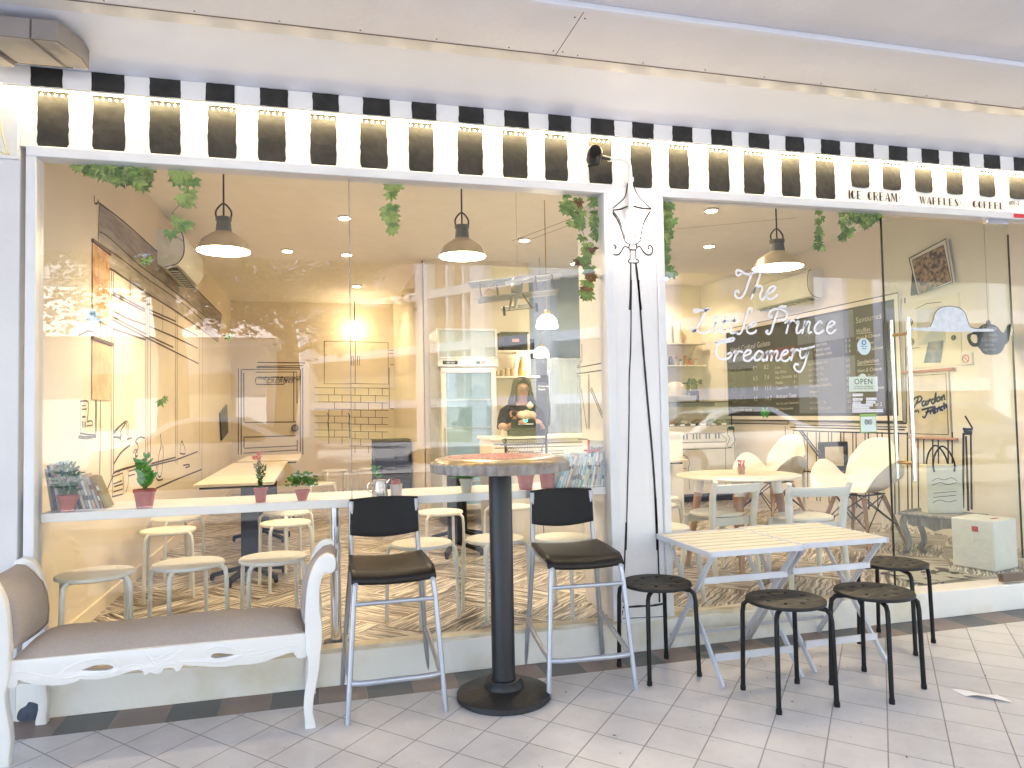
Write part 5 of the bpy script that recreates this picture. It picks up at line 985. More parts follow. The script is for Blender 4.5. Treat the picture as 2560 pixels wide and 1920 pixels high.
WRP = mat('crinkled_paper', (.78,.77,.72), .65, var=.03, bump=1.0, bscale=13)
MB().box(-.14,.14,-.14,.14,.002,.335).xf(Matrix.Translation((4.42,.43,.15)) @ Matrix.Rotation(R(14),4,'Z')).build('wrapping', WRP, wb, bevel=.008)
MB().box(-.1445,-.1405,-.04,0,.255,.29).box(-.03,.04,-.08,-.06,.3355,.338).xf(Matrix.Translation((4.42,.43,.15)) @ Matrix.Rotation(R(14),4,'Z')).build('red_tape', MT['cover_red'], wb)
mt_ = thing('floor_mat', 'dark mat with a pale scribbled pattern on the floor inside the door', 'mat', (3.9,.45,.151))
MB().poly([(3.60,.14,.155),(4.12,.20,.155),(4.14,.72,.155),(3.62,.66,.155)]).build('mat', mat('mat_dark', (.05,.045,.04), .9, col2=(.45,.42,.36), scale=9, lo=.52, hi=.56), mt_, flat=True)
# ---------------- right wall furnishings ----------------
cbd = thing('menu_chalkboard', 'big black chalkboard menu with coloured panels on the right wall', 'chalkboard', (5.19,3.4,1.7))
MB().box(5.175,5.199,1.955,4.83,1.175,2.25).build('board', mat('chalkboard', (.018,.016,.016), .6, col2=(.035,.032,.032), scale=2.5), cbd)
MB().box(5.168,5.199,1.90,1.954,1.12,2.305).box(5.168,5.199,4.831,4.88,1.12,2.305).box(5.168,5.199,1.954,4.831,2.251,2.305).box(5.168,5.199,1.954,4.831,1.12,1.174).build('frame', WARM2, cbd, bevel=.003)
strokes(cbd, 'x', 5.1665, [(.010,[(1.90,1.12),(1.90,2.305),(4.88,2.305),(4.88,1.12),(1.90,1.12)]),(.008,[(1.954,1.175),(1.954,2.25),(4.83,2.25),(4.83,1.175),(1.954,1.175)])], 'frame_lines', INK, sm=False)
GP = mat('grey_chalk_panel', (.13,.145,.18), .6, var=.06)
MB().box(5.171,5.1745,2.49,3.38,1.20,1.775).build('grey_panel', GP, cbd)
MB().box(5.171,5.1745,2.49,3.37,1.96,2.235).build('grey_panel', GP, cbd)
MB().box(5.171,5.1745,3.42,3.98,1.84,1.96).build('red_panel', mat('maroon_panel', (.13,.012,.012), .6), cbd)
MB().box(5.171,5.1745,4.02,4.80,1.86,1.93).build('grey_panel', GP, cbd)
CK = mat('chalk_white', (.50,.48,.44), .8, var=.1)
CB2 = mat('chalk_blue', (.25,.32,.42), .8)
def wt(s, size, y, z, m=CK, parent=cbd, x=5.1705, sh=.1, tilt=.02):
    return text(s, size, face_mtx((x, y, z), (0,-1,tilt)), m, parent, 'chalk_writing', shear=sh, space=1.05, extrude=.0003)
wt('Savouries', .085, 2.46, 2.09)
for k, (a, z) in enumerate((('Waffles',1.99),('Ham & Cheese',1.925),('Mushroom',1.86),('Poached Salmon',1.80),('Ham & Cheese',1.60),('Roast Pork',1.54),('Smoked Salmon',1.42),('Combo 1 or 2',1.26))): wt(a, .05 if k else .06, 2.46, z)
wt('Sandwiches', .06, 2.46, 1.68)
strokes(cbd, 'x', 5.1705, [(.005,[(2.46,1.985),(2.25,1.978)]),(.005,[(2.46,1.672),(2.15,1.665)])], 'chalk_rule', CK)
wt('Specials', .12, 3.25, 2.05, CB2)
for k, (a, b) in enumerate((('Rose Latte','5  6'),('Matcha Latte','5  6'),('Bespoke Latte','5  6'))): wt(a, .046, 3.10, 1.915-.052*k); wt(b, .046, 2.62, 1.915-.052*k)
for k, (a, b) in enumerate((('Ice Mountain Tea','4.5'),('Ice Peach Tea','4.5'),('Ice Yuzu Tea','5.5'),('Earl Grey Vanilla','6.5'),('Root Beer Float/NC','6/7'),('Affogato','5.5'),('Ice Tea','4.5'),('Ice Lemon Tea','4.5'),('Ice Earl Grey Latte','5.5'))): wt(a, .042, 3.20, 1.72-.06*k); wt(b, .045, 2.62, 1.72-.06*k)
for k, (a, b) in enumerate((('Latte','5'),('Flat White','4'),('Hot Chocolate','4.5'),('Mocha','5'),('Cappuccino','4.5'))): wt(a, .048, 3.80, 1.72-.06*k); wt(b, .048, 3.46, 1.72-.06*k)
wt('Artisan Teas', .07, 3.80, 1.375); wt('Hot Tea with Chamomile', .038, 3.80, 1.30); wt('Earl Grey Lavender', .038, 3.80, 1.24)
wt('Hand-Crafted Gelato', .095, 4.74, 1.99); wt('Classic + Premium', .05, 4.5, 1.875, CB2)
for k, (a, b) in enumerate((('8.5','8.2'),('6.5','7.4'),('9.5','11.1'),('12','14.7'))): wt(a, .075, 4.25, 1.73-.125*k); wt(b, .075, 4.02, 1.73-.125*k)
for k in range(4):
    cg = MB()
    for yy in (4.68, 4.46): cg.tube([(5.171, yy+.045*math.cos(j*.524), 1.76-.125*k+.045*math.sin(j*.524)) for j in range(12)], .0035, 5, closed=True).line([(yy-.03,1.76-.125*k),(yy+.03,1.77-.125*k)], .005, 'x', 5.1705)
    cg.build('chalk_sketch', mat('faint_chalk', (.12,.11,.10), .8), cbd)
wt('all prices with toppings', .045, 4.74, 1.23)
ap_ = thing('art_poster', 'pale poster with rings and a blue-grey wash behind the door handle', 'poster', (5.19,1.6,1.9))
MB().box(5.192,5.1985,1.27,1.86,1.60,2.20).build('sheet', mat('poster_cream', (.74,.69,.56), .7, var=.04), ap_)
MB().box(5.189,5.1915,1.42,1.72,1.80,2.12).build('wash', mat('greyblue_wash', (.42,.46,.46), .8, col2=(.62,.6,.5), scale=5), ap_)
flat([[(1.44,1.82),(1.60,1.82),(1.66,1.64),(1.48,1.63)]], 'wash', mat('blue_wash', (.10,.15,.22), .8, col2=(.35,.37,.36), scale=8), ap_, 'x', 5.188, .002)
rg = MB()
for yy, zz, r in ((1.80,2.02,.032),(1.79,1.84,.03),(1.36,2.08,.02),(1.34,1.83,.02)):
    for q in (r, r*.5): rg.tube([(5.189, yy+q*math.cos(j*.524), zz+q*math.sin(j*.524)) for j in range(12)], .003, 5, closed=True)
rg.line([(1.73,2.13),(1.60,2.16),(1.45,2.15)], .005, 'x', 5.188).line([(1.85,1.62),(1.85,1.78),(1.70,1.78)], .005, 'x', 5.188); rg.build('ink_rings', INK, ap_)
po = thing('hanging_poster', 'hanging poster lettered in black script with wooden rails top and bottom', 'poster', (5.18,1.63,1.27))
MB().box(5.182,5.19,1.40,1.86,.985,1.555).build('sheet', mat('kraft_print', (.60,.52,.38), .7, col2=(.50,.44,.32), scale=9), po)
MB().line([(1.425,1.01),(1.425,1.53),(1.835,1.53),(1.835,1.01),(1.425,1.01)], .008, 'x', 5.181).build('border', INKB, po, flat=True)
RAIL = mat('terracotta_rail', (.42,.15,.07), .5)
MB().box(5.17,5.195,1.34,1.90,1.555,1.578).build('rail', RAIL, po, bevel=.003); MB().box(5.17,5.195,1.34,1.86,.965,.985).build('rail', mat('pink_rail', (.55,.30,.22), .5), po, bevel=.003)
strokes(po, 'x', 5.1808, [(.019, [(1.727,1.335),(1.749,1.291),(1.786,1.241)]),(.019, [(1.787,1.292),(1.789,1.312),(1.762,1.332),(1.711,1.345),(1.69,1.326),(1.713,1.298),(1.763,1.283)]),(.019, [(1.661,1.301),(1.686,1.292),(1.685,1.259),(1.657,1.272),(1.643,1.305),(1.65,1.265),(1.628,1.275)]),(.019, [(1.623,1.311),(1.623,1.271)]),(.019, [(1.619,1.295),(1.594,1.32)]),(.019, [(1.56,1.321),(1.585,1.308),(1.581,1.28),(1.557,1.288),(1.535,1.375),(1.547,1.286)]),(.019, [(1.514,1.331),(1.532,1.311),(1.518,1.295),(1.493,1.314),(1.501,1.333),(1.514,1.331)]),(.019, [(1.478,1.342),(1.475,1.3)]),(.019, [(1.474,1.325),(1.454,1.349),(1.447,1.305)]),(.019, [(1.699,1.222),(1.617,1.241),(1.544,1.252)]),(.019, [(1.622,1.239),(1.637,1.201),(1.669,1.155),(1.692,1.17)]),(.019, [(1.659,1.2),(1.611,1.211)]),(.019, [(1.603,1.227),(1.603,1.184)]),(.019, [(1.599,1.209),(1.577,1.231)]),(.019, [(1.575,1.207),(1.55,1.225),(1.557,1.242),(1.574,1.221),(1.566,1.193),(1.54,1.209)]),(.019, [(1.53,1.242),(1.527,1.202)]),(.019, [(1.526,1.224),(1.506,1.249),(1.497,1.212)]),(.019, [(1.466,1.253),(1.485,1.247),(1.489,1.224),(1.467,1.222)]),(.019, [(1.457,1.287),(1.454,1.225)]),(.019, [(1.455,1.247),(1.438,1.268),(1.43,1.234)]),(.009, [(1.779,1.2),(1.77,1.222),(1.759,1.204),(1.748,1.226),(1.736,1.206),(1.727,1.222),(1.734,1.194)])], 'script_lettering', INK)
ns = thing('no_smoking_sign', 'small square no smoking notice with a red ring on the right wall', 'sign', (5.19,1.22,1.64))
MB().box(5.18,5.199,1.165,1.275,1.595,1.69).build('plate', mat('notice_white', (.72,.68,.62), .5), ns, bevel=.002)
MB().tube([(5.179,1.22+.03*math.cos(j*.35),1.643+.03*math.sin(j*.35)) for j in range(18)], .0045, 6, closed=True).beam((5.179,1.24,1.664),(5.179,1.2,1.622), .006, .006).build('ring', mat('faded_red', (.62,.16,.12), .5), ns)
tp = thing('teapot_board', 'black teapot shaped chalkboard hung by a thread near the door edge', 'chalkboard', (4.9,.80,1.78))
tpo = [(-.16,.035),(-.13,.055),(-.105,.06),(-.08,.085),(-.045,.10),(-.02,.105),(-.018,.125),(0,.135),(.018,.125),(.02,.105),(.05,.10),(.09,.08),(.12,.045),(.15,.04),(.165,.06),(.19,.10),(.235,.105),(.215,.085),(.19,-.02),(.15,-.055),(.12,-.10),(.07,-.13),(-.04,-.13),(-.08,-.10),(-.11,-.07),(-.16,-.07),(-.20,-.03),(-.205,.02)]
tph = [(-.17,.02),(-.115,.02),(-.115,-.04),(-.155,-.04),(-.18,-.01)]
tpm = flat([smooth2(tpo, 2), smooth2(tph, 2)], 'board', mat('slate_black', (.02,.02,.016), .55, var=.2), None, 'y', 0, .006)
tpm.data.transform(Matrix.Translation((4.98,.82,1.775)) @ Matrix.Scale(1.0, 4)); tpm.data.transform(Matrix.Translation(-Vector((4.9,.80,1.78)))); tpm.parent = tp
for s_, dz, sz, dx in (('Gelato', .055, .05, -.07), ('made', .01, .04, -.01), ('On Site!!', -.03, .042, -.08), ('by the', -.065, .034, -.05), ('espresso', -.10, .034, -.07)): text(s_, sz, face_mtx((4.98+dx, .8155, 1.775+dz), (1,0,0)), CK, tp, 'chalk_writing', shear=.25)
MB().tube([(4.98,.82,1.905),(4.98,.82,2.995)], .0025, 5).build('thread', mat('thread', (.4,.38,.3), .8), tp)
pc = thing('leaning_picture', 'tilted framed sepia crowd picture leaning high on the right wall', 'picture', (5.18,1.55,2.45))
oP = [(1.738,2.589),(1.339,2.671),(1.286,2.291),(1.654,2.248)]; iP = [(1.698,2.564),(1.365,2.623),(1.303,2.309),(1.638,2.253)]
flat([oP], 'frame', WARM2, pc, 'x', 5.165, .02, .002)
MB().line(oP+[oP[0]], .009, 'x', 5.150).line(iP+[iP[0]], .011, 'x', 5.1495).build('frame_lines', INK, pc, flat=True)
flat([iP], 'print', mat('sepia_crowd', (.40,.27,.13), .6, col2=(.06,.035,.03), scale=26, lo=.38, hi=.60), pc, 'x', 5.150, .002)
sP = [(1.745,2.46),(1.684,2.257),(1.773,2.258)]
flat([sP], 'stand', BLACKP, pc, 'x', 5.19, .012)
# air conditioners
def aircon(x, s, y0, y1, z0, z1, label):
    t = thing('air_conditioner', label, 'air conditioner', (x, (y0+y1)/2, z0), group='wall air conditioners')
    P = [(x,z0+.03),(x-s*.06,z0),(x-s*.15,z0+.03),(x-s*.20,z0+.12),(x-s*.19,z1-.03),(x-s*.15,z1),(x,z1)]
    flat([P], 'casing', mat('aircon_white', (.74,.73,.68), .4, var=.03), t, 'y', (y0+y1)/2, y1-y0, .006)
    MB().box(min(x-s*.145,x-s*.07), max(x-s*.145,x-s*.07), y0+.06, y1-.06, z0-.012, z0+.006).build('louver', mat('vent_black', (.03,.03,.028), .5), t)
    v = MB()
    for k in range(9): v.box(min(x-s*.14,x-s*.075), max(x-s*.14,x-s*.075), y0+.1+k*(y1-y0-.2)/8, y0+.115+k*(y1-y0-.2)/8, z0-.016, z0-.012)
    v.build('vanes', MT['aircon_white'], t)
    MB().line([(P[k][0], P[k][1]) for k in range(1, 6)], .008, 'y', y0-.008, sm=True).build('edge_line', INK, t, flat=True)
aircon(-1.25, -1, 2.75, 3.75, 2.50, 2.80, 'wall air conditioner with a black vent high on the left wall')
aircon(5.2, 1, 2.95, 3.95, 2.42, 2.72, 'wall air conditioner high on the right wall above the chalkboard')
# left wall hangings
for (y0,y1,z0,z1,lb,c,c2) in ((1.0,1.34,1.85,2.29,'orange-brown patterned scroll at the top of the left wall',(.56,.34,.16),(.40,.20,.08)),(1.0,1.39,1.39,1.73,'faded orange-brown print under the ghost sticker on the left wall',(.62,.42,.24),(.52,.33,.2))):
    t = thing('wall_scroll', lb, 'wall hanging', (-1.24,(y0+y1)/2,z0), group='brown prints on the left wall')
    MB().box(-1.249,-1.243,y0,y1,z0,z1).build('sheet', mat('print_'+str(round(z0*100)), c, .7, col2=c2, scale=11, lo=.42, hi=.56), t)
    MB().box(-1.249,-1.235,y0-.01,y1+.01,z1,z1+.02).build('rail', mat('dark_rail', (.12,.07,.04), .6), t)
strokes(LW, 'x', -1.2485, [(.010,[(0.801,1.374),(0.941,1.375),(0.942,1.308),(0.922,1.271)]),(.007,[(0.803,1.378),(0.806,1.186)]),(.018,[(0.773,1.183),(0.917,1.175),(1.091,1.176)]),(.012,[(1.084,1.388),(1.091,1.176)]),(.010,[(0.803,1.202),(0.943,1.192),(1.079,1.187)]),(.02,[(0.846,1.268),(0.85,1.23)]),(.02,[(0.89,1.264),(0.893,1.232)]),(.008,[(0.916,1.241),(1.023,1.244),(1.009,1.267),(0.916,1.263)]),(.008,[(0.826,1.351),(0.902,1.354)]),(.008,[(0.826,1.331),(0.915,1.334)]),(.012,[(0.833,1.29),(0.896,1.291)]),(.01,[(0.773,1.731),(1.086,1.741),(1.093,1.169)])], m=INK)
bp_ = thing('wall_picture', 'small dark framed panel hanging far back on the left wall', 'picture frame', (-1.24,7.0,1.2))
q = [(6.442,1.329),(7.127,1.452),(7.28,1.069),(6.577,0.975)]
flat([q], 'panel', mat('dark_slate', (.035,.035,.04), .4), bp_, 'x', -1.235, .02)
# ---------------- kitchen ----------------
fg = thing('drinks_fridge', 'tall silver framed glass door drinks fridge with a lit header', 'fridge', (1.47,3.9,.15))
FRM = mat('fridge_silver', (.66,.67,.65), .3, metal=.3, var=.03)
x0, x1 = 1.165, 1.765
MB().box(x0,x1,3.64,4.2,.25,2.13).build('cabinet', mat('fridge_body', (.42,.44,.43), .4, var=.03), fg, bevel=.004)
MB().box(x0-.012,x1+.01,3.58,3.638,1.74,1.82).build('control_strip', FRM, fg, bevel=.004)
MB().box(x0+.04,x0+.19,3.574,3.579,1.765,1.80).build('badge', mat('badge_black', (.02,.03,.03), .4), fg)
text('ice star', .03, face_mtx((x0+.075,3.572,1.774),(1,0,0)), FRM, fg, 'lettering')
text('*', .05, face_mtx((x0+.05,3.572,1.762),(1,0,0)), mat('badge_green', (.1,.4,.1), .4), fg, 'lettering')
MB().box(x1-.17,x1-.12,3.574,3.579,1.768,1.798).build('red_display', mat('red_display', (.5,.02,.02), .4, emit=(1,.05,.03), es=1.2), fg)
MB().box(x1-.22,x1-.175,3.574,3.579,1.768,1.798).build('display', mat('green_display', (.05,.2,.15), .4), fg)
def rectframe(x0,x1,y0,y1,z0,z1,w): return MB().box(x0,x1,y0,y1,z1-w,z1).box(x0,x1,y0,y1,z0,z0+w).box(x0,x0+w,y0,y1,z0+w,z1-w).box(x1-w,x1,y0,y1,z0+w,z1-w)
rectframe(x0-.01,x1+.01,3.60,3.638,1.822,2.13,.022).build('header_frame', FRM, fg, bevel=.003)
MB().box(x0+.01,x1-.01,3.612,3.636,1.845,2.108).build('header_panel', mat('header_panel', (.36,.40,.35), .3, emit=(.85,.95,.8), es=.02), fg)
rectframe(x0+.02,x1-.01,3.59,3.636,.30,1.735,.055).build('door_frame', FRM, fg, bevel=.004)
MB().box(x0+.075,x1-.065,3.6,3.608,.355,1.68).build('door_glass', CLEAR, fg)
MB().box(x0+.075,x1-.065,3.632,3.6395,.355,1.68).build('inner_back', mat('fridge_inside', (.22,.32,.38), .5, var=.1, emit=(.7,.85,1), es=.03), fg)
for z in (1.40,1.12,.84,.58): MB().box(x0+.078,x1-.068,3.612,3.63,z,z+.012).build('wire_shelf', FRM, fg)
MB().tube([(x0+.045,3.575,1.12),(x0+.045,3.555,1.10),(x0+.045,3.555,.75),(x0+.045,3.575,.73)], .009, 8).build('handle', CHROME, fg)
dc = thing('dark_cupboard', 'dark brown open cupboard standing by the drawn brick wall', 'cupboard', (1.0,5.7,.15))
MB().box(.66,1.12,5.6,6.0,.15,.96).build('carcass', mat('dark_oak', (.035,.018,.01), .85, var=.2, spec=.1), dc, bevel=.004)
MB().box(.69,.89,5.594,5.599,.2,.93).box(.91,1.10,5.594,5.599,.2,.93).build('door_leaf', mat('dark_oak_panel', (.02,.011,.006), .85, var=.2, spec=.1), dc)
SHM = mat('cream_shelf', (.74,.68,.56), .5)
for z, lb in ((1.962,'upper cream kitchen shelf holding the black crate'), (1.675,'lower cream kitchen shelf with glasses and an amber vase')):
    t = thing('wall_shelf', lb, 'shelf', (2.12,4.28,z), group='kitchen wall shelves')
    MB().box(1.86,2.40,4.16,4.398,z-.018,z).build('shelf_board', SHM, t); MB().beam((2.15,4.39,z-.02),(2.15,4.2,z-.02), .02, .02).beam((2.15,4.39,z-.26),(2.15,4.22,z-.03), .016, .02).build('bracket', mat('white_bracket', (.7,.66,.58), .4), t)
cr_ = thing('black_crate', 'black storage crate with a small orange label on the upper kitchen shelf', 'crate', (2.12,4.25,1.963))
MB().box(1.975,2.27,4.18,4.38,1.963,2.165).build('box', BLACKP, cr_, bevel=.01); MB().box(1.962,2.283,4.17,4.385,2.148,2.168).build('rim', BLACKP, cr_, bevel=.004)
MB().box(2.09,2.17,4.176,4.179,2.055,2.09).build('label', mat('orange_label', (.6,.28,.14), .6), cr_)
av = thing('amber_vase', 'amber pointed bottle at the end of the lower kitchen shelf', 'bottle', (2.22,4.27,1.676))
MB().lathe([(.045,0),(.05,.02),(.045,.08),(.03,.16),(.014,.20),(.02,.225)], (2.22,4.27,1.676), 18).build('body', mat('amber', (.45,.24,.05), .3, var=.15), av)
for k, (x, h) in enumerate(((1.93,.06),(1.99,.07),(2.05,.09),(2.11,.085))):
    t = tag(MB().lathe([(.02,0),(.026,.02),(.028,h),(.024,h),(.02,.01)], (x,4.27,1.676), 16).build('drinking_glass', mat('brown_glass', (.35,.24,.14), .15, var=.1)), 'small smoky drinking glass on the lower kitchen shelf beside the amber bottle', 'glass', 'glasses on the kitchen shelf')
dw = thing('dark_doorway_panel', 'tall dark blue-grey doorway behind the person', 'door', (2.52,5.19,.15))
MB().box(2.42,2.62,5.17,5.198,.15,2.16).build('door_leaf', mat('dark_bluegrey', (.06,.075,.11), .5, var=.1), dw); rectframe(2.40,2.64,5.15,5.198,.1,2.19,.02).build('frame', BLACKM, dw)
sf_ = thing('steel_fridge', 'upright stainless steel fridge with a dark side behind the counter', 'fridge', (2.75,4.6,.15))
SS = mat('stainless', (.34,.36,.38), .22, metal=.85, var=.08, scale=3, stretch=(12,1,.6))
MB().box(2.60,3.12,4.55,5.1,.15,1.91).build('cabinet', SS, sf_, bevel=.01)
MB().box(2.46,2.595,4.52,5.1,.15,1.905).build('side', mat('fridge_side', (.05,.06,.09), .35), sf_, bevel=.004)
MB().box(2.48,2.60,4.50,4.519,1.62,1.70).build('control_box', BLACKP, sf_)
text('Creamery\nSupply', .035, face_mtx((2.482,4.515,1.56),(1,0,0)), mat('label_white', (.7,.72,.75), .5), sf_, 'lettering', shear=.2)
MB().tube([(2.625,4.52,1.75),(2.625,4.52,1.1)], .01, 8).build('handle', CHROME, sf_)
ct = thing('service_counter', 'white service counter with drawn drawer lines in front of the person', 'counter', (2.1,2.55,.15))
MB().box(1.42,3.2,2.40,2.9,.15,1.035).build('body', mat('counter_white', (.74,.70,.62), .5, var=.03), ct, bevel=.003)
MB().box(1.40,3.2,2.37,2.93,1.036,1.062).build('worktop', mat('worktop', (.70,.66,.58), .35, var=.04), ct, bevel=.003)
strokes(ct, 'y', 2.398, [(.006,[(1.44,1.0),(2.6,1.0)]),(.006,[(1.44,.97),(2.6,.965)]),(.006,[(1.9,.93),(2.05,.93),(2.06,.91),(1.9,.905),(1.9,.93)]),(.006,[(1.44,.80),(2.6,.80)]),(.006,[(1.86,.97),(1.86,.2)]),(.006,[(2.3,.97),(2.3,.2)])], 'drawer_lines', INK, sm=False)
rk = thing('wire_basket', 'black wire basket rack hooked in front of the counter', 'rack', (1.66,2.25,.88))
w = MB()
for (a, b) in (((1.50,2.26,.80),(1.50,2.26,1.055)),((1.855,2.26,.80),(1.855,2.26,1.09))): w.beam(a, b, .016, .016)
w.tube([(1.47,2.25,1.045),(1.85,2.25,1.045),(1.79,2.22,.93),(1.52,2.22,.93),(1.47,2.25,1.045)], .005, 6).tube([(1.45,2.25,1.0),(1.86,2.25,1.0)], .004, 6)
for k in range(22): w.tube([(1.49+k*.0165,2.25,1.045),(1.53+k*.0125,2.225,.935)], .0014, 4)
for k in range(4): w.tube([(1.49,2.245,1.02-k*.025),(1.84,2.245,1.02-k*.025)], .0014, 4)
w.tube([(1.60,2.2,.94),(1.72,2.2,.94),(1.72,2.2,.915),(1.60,2.2,.915)], .004, 6, closed=True); w.build('basket', BLACKM, rk)
rg_ = thing('cash_register', 'black cash register with a green lit display on the counter', 'cash register', (1.75,2.5,1.063))
MB().box(1.63,1.90,2.42,2.62,1.063,1.12).build('drawer', BLACKP, rg_, bevel=.006)
MB().box(-.12,.12,-.015,.015,-.05,.055).xf(Matrix.Translation((1.72,2.44,1.16)) @ Matrix.Rotation(R(-12),4,'X')).build('screen', BLACKP, rg_, bevel=.004)
text('0.0', .03, face_mtx((1.70,2.412,1.185),(1,0,0)), mat('green_led', (.02,.3,.1), .5, emit=(.05,1,.35), es=2.5), rg_, 'display_digits')
MB().box(1.655,1.79,2.41,2.414,1.163,1.172).build('slot', MT['label_white'], rg_)
# plush toys on the counter
def plush(name, label, cat, parts, loc):
    t = thing(name, label, cat, loc)
    for nm, m, balls in parts:
        mb = MB()
        for c, r, sz in balls: mb.ball((loc[0]+c[0], loc[1]+c[1], loc[2]+c[2]), r, 12, 8, sz)
        mb.build(nm, m, t)
    return t
FZ = mat('cream_plush', (.62,.50,.38), .95, var=.1, scale=80, bump=.6, bscale=120); FB = mat('brown_plush', (.24,.09,.04), .95, var=.15, scale=80, bump=.6, bscale=120)
plush('plush_cushion', 'cream plush toy with a green collar and a fluffy head, lying on the register', 'soft toy', (('body', FZ, [((0,0,.045),.05,.9),((-.045,0,.045),.042,.9),((.045,0,.04),.042,.95)]), ('head', mat('cream_fluff', (.72,.66,.50), .95, bump=.6, bscale=90), [((.03,-.01,.125),.026,1),((.012,-.01,.125),.014,1),((.048,-.01,.125),.014,1),((.03,-.01,.148),.014,1)]), ('collar', G1, [((.03,0,.098),.022,.4)])), (1.745,2.46,1.20))
plush('brown_soft_toy', 'brown soft toy with two curled horns beside the cream one', 'soft toy', (('body', FB, [((0,0,.04),.034,1.2),((0,-.005,.09),.022,1.2)]), ('horns', mat('tan_horn', (.36,.16,.08), .9), [((-.03,0,.12),.011,1.4),((-.036,0,.14),.010,1),((-.028,0,.155),.009,1),((.026,0,.12),.011,1.3),((.032,0,.14),.010,1),((.026,0,.152),.009,1)])), (1.635,2.46,1.12))
plush('mushroom_ornament', 'pale mushroom ornament at the left end of the counter', 'ornament', (('cap', mat('mushroom_cap', (.48,.30,.22), .7), [((0,0,.09),.042,.7)]), ('stem', mat('mushroom_stem', (.66,.58,.46), .8), [((0,0,.035),.017,2)])), (1.53,2.46,1.063))
# person
pe = thing('person', 'woman with shoulder length dark hair, glasses and a navy T-shirt looking down behind the counter', 'person', (1.76,2.66,.15))
X, Y = 1.76, 2.68
V = []; E = []; RD = []
def jn(p, r, par=None):
    V.append((p[0]-1.76, p[1]-2.66, p[2]-.15)); RD.append(r)
    if par is not None: E.append((par, len(V)-1))
    return len(V)-1
pel = jn((X,Y,.93), (.135,.095)); wa = jn((X,Y,1.05), (.115,.085), pel); ch = jn((X,Y,1.20), (.135,.09), wa); nb = jn((X,Y-.005,1.315), (.075,.06), ch)
nk = jn((X,Y-.02,1.365), (.040,.040), nb); jaw = jn((X,Y-.045,1.425), (.052,.058), nk); hm = jn((X,Y-.04,1.475), (.068,.078), jaw); ht = jn((X,Y-.02,1.525), (.058,.062), hm)
for s in (-1, 1):
    sh = jn((X+s*.135,Y,1.280), (.034,.034), nb); el = jn((X+s*.185,Y-.03,1.12), (.032,.032), sh); wr = jn((X+s*.11,Y-.19,1.175), (.022,.018), el); pm = jn((X+s*.075,Y-.245,1.185), (.030,.014), wr)
    for f in range(4):
        a = jn((X+s*(.095-.014*f),Y-.285-.004*f,1.185), (.008,.008), pm); b = jn((X+s*(.088-.014*f),Y-.315,1.168), (.007,.007), a)
    th = jn((X+s*.045,Y-.245,1.21), (.009,.009), pm); jn((X+s*.032,Y-.27,1.215), (.008,.008), th)
    hp = jn((X+s*.07,Y,.86), (.085,.085), pel); kn_ = jn((X+s*.075,Y-.01,.53), (.055,.055), hp); an = jn((X+s*.08,Y+.01,.22), (.034,.034), kn_); jn((X+s*.085,Y-.10,.175), (.032,.022), an)
me = bpy.data.meshes.new('body'); me.from_pydata(V, E, []); bo = bpy.data.objects.new('body', me); COL.objects.link(bo); bo.parent = pe
sk = bo.modifiers.new('skin', 'SKIN'); sv = me.skin_vertices[0].data
for i, r in enumerate(RD): sv[i].radius = r
sv[0].use_root = True
su = bo.modifiers.new('sub', 'SUBSURF'); su.levels = 2; su.render_levels = 2
me.materials.append(mat('skin', (.30,.165,.115), .5, var=.05)); sk.use_smooth_shade = True
OFF['person_'] = 0
NAVY = mat('navy_cotton', (.010,.013,.032), .9, var=.2, scale=40, bump=.3)
ts = MB(); ts.lathe([(.128,.80),(.132,.90),(.126,1.02),(.140,1.12),(.150,1.20),(.155,1.26),(.145,1.30),(.11,1.325),(.072,1.34),(.052,1.332)], (X,Y,0), 28, 1, .70)
for s in (-1, 1): ts.tube([(X+s*.06,Y,1.305),(X+s*.11,Y,1.295),(X+s*.150,Y-.003,1.268),(X+s*.173,Y-.015,1.20),(X+s*.186,Y-.028,1.125)], [.040,.052,.058,.054,.050], 14, sm=False)
ts.build('t_shirt', NAVY, pe)
HR = mat('dark_hair', (.014,.007,.006), .45, var=.3, scale=60, stretch=(6,6,.6), bump=.5, bscale=80)
hr = MB()
def hf(u, v):
    prof = [(.02,1.582),(.055,1.572),(.074,1.545),(.080,1.51),(.086,1.46),(.102,1.41),(.120,1.36),(.112,1.315)]
    op = 345-95*min(1, max(0, (v-.22)/.25))+30*max(0, (v-.7)/.3); a = math.pi/2+(u-.5)*R(op)
    q = v*7; k = min(int(q), 6); r = q-k; rr = prof[k][0]*(1-r)+prof[k+1][0]*r; z = prof[k][1]*(1-r)+prof[k+1][1]*r
    return (X+rr*math.cos(a)*(1+.03*math.sin(u*40)), Y-.025+rr*math.sin(a)*1.05, z)
hr.grid(hf, 40, 20); hr.build('hair', HR, pe, solid=.014, sharp=80)
fc = MB()
for s in (-1, 1): fc.tube([(X+s*.028+.019*math.cos(j*.524), Y-.122, 1.470+.014*math.sin(j*.524)) for j in range(12)], .0022, 5, closed=True); fc.tube([(X+s*.047,Y-.12,1.473),(X+s*.068,Y-.06,1.48)], .002, 5)
fc.tube([(X-.009,Y-.123,1.472),(X+.009,Y-.123,1.472)], .002, 5); fc.build('glasses', BLACKM, pe)
fe = MB()
for s in (-1, 1): fe.ball((X+s*.027,Y-.112,1.468), .008, 8, 6, .5); fe.tube([(X+s*.014,Y-.115,1.490),(X+s*.03,Y-.113,1.494),(X+s*.045,Y-.106,1.489)], .0028, 5)
fe.build('eyes_and_brows', HR, pe)
MB().tube([(X,Y-.115,1.475),(X,Y-.128,1.452),(X,Y-.122,1.444)], [.006,.010,.009], 8, sm=False).build('nose', MT['skin'], pe)
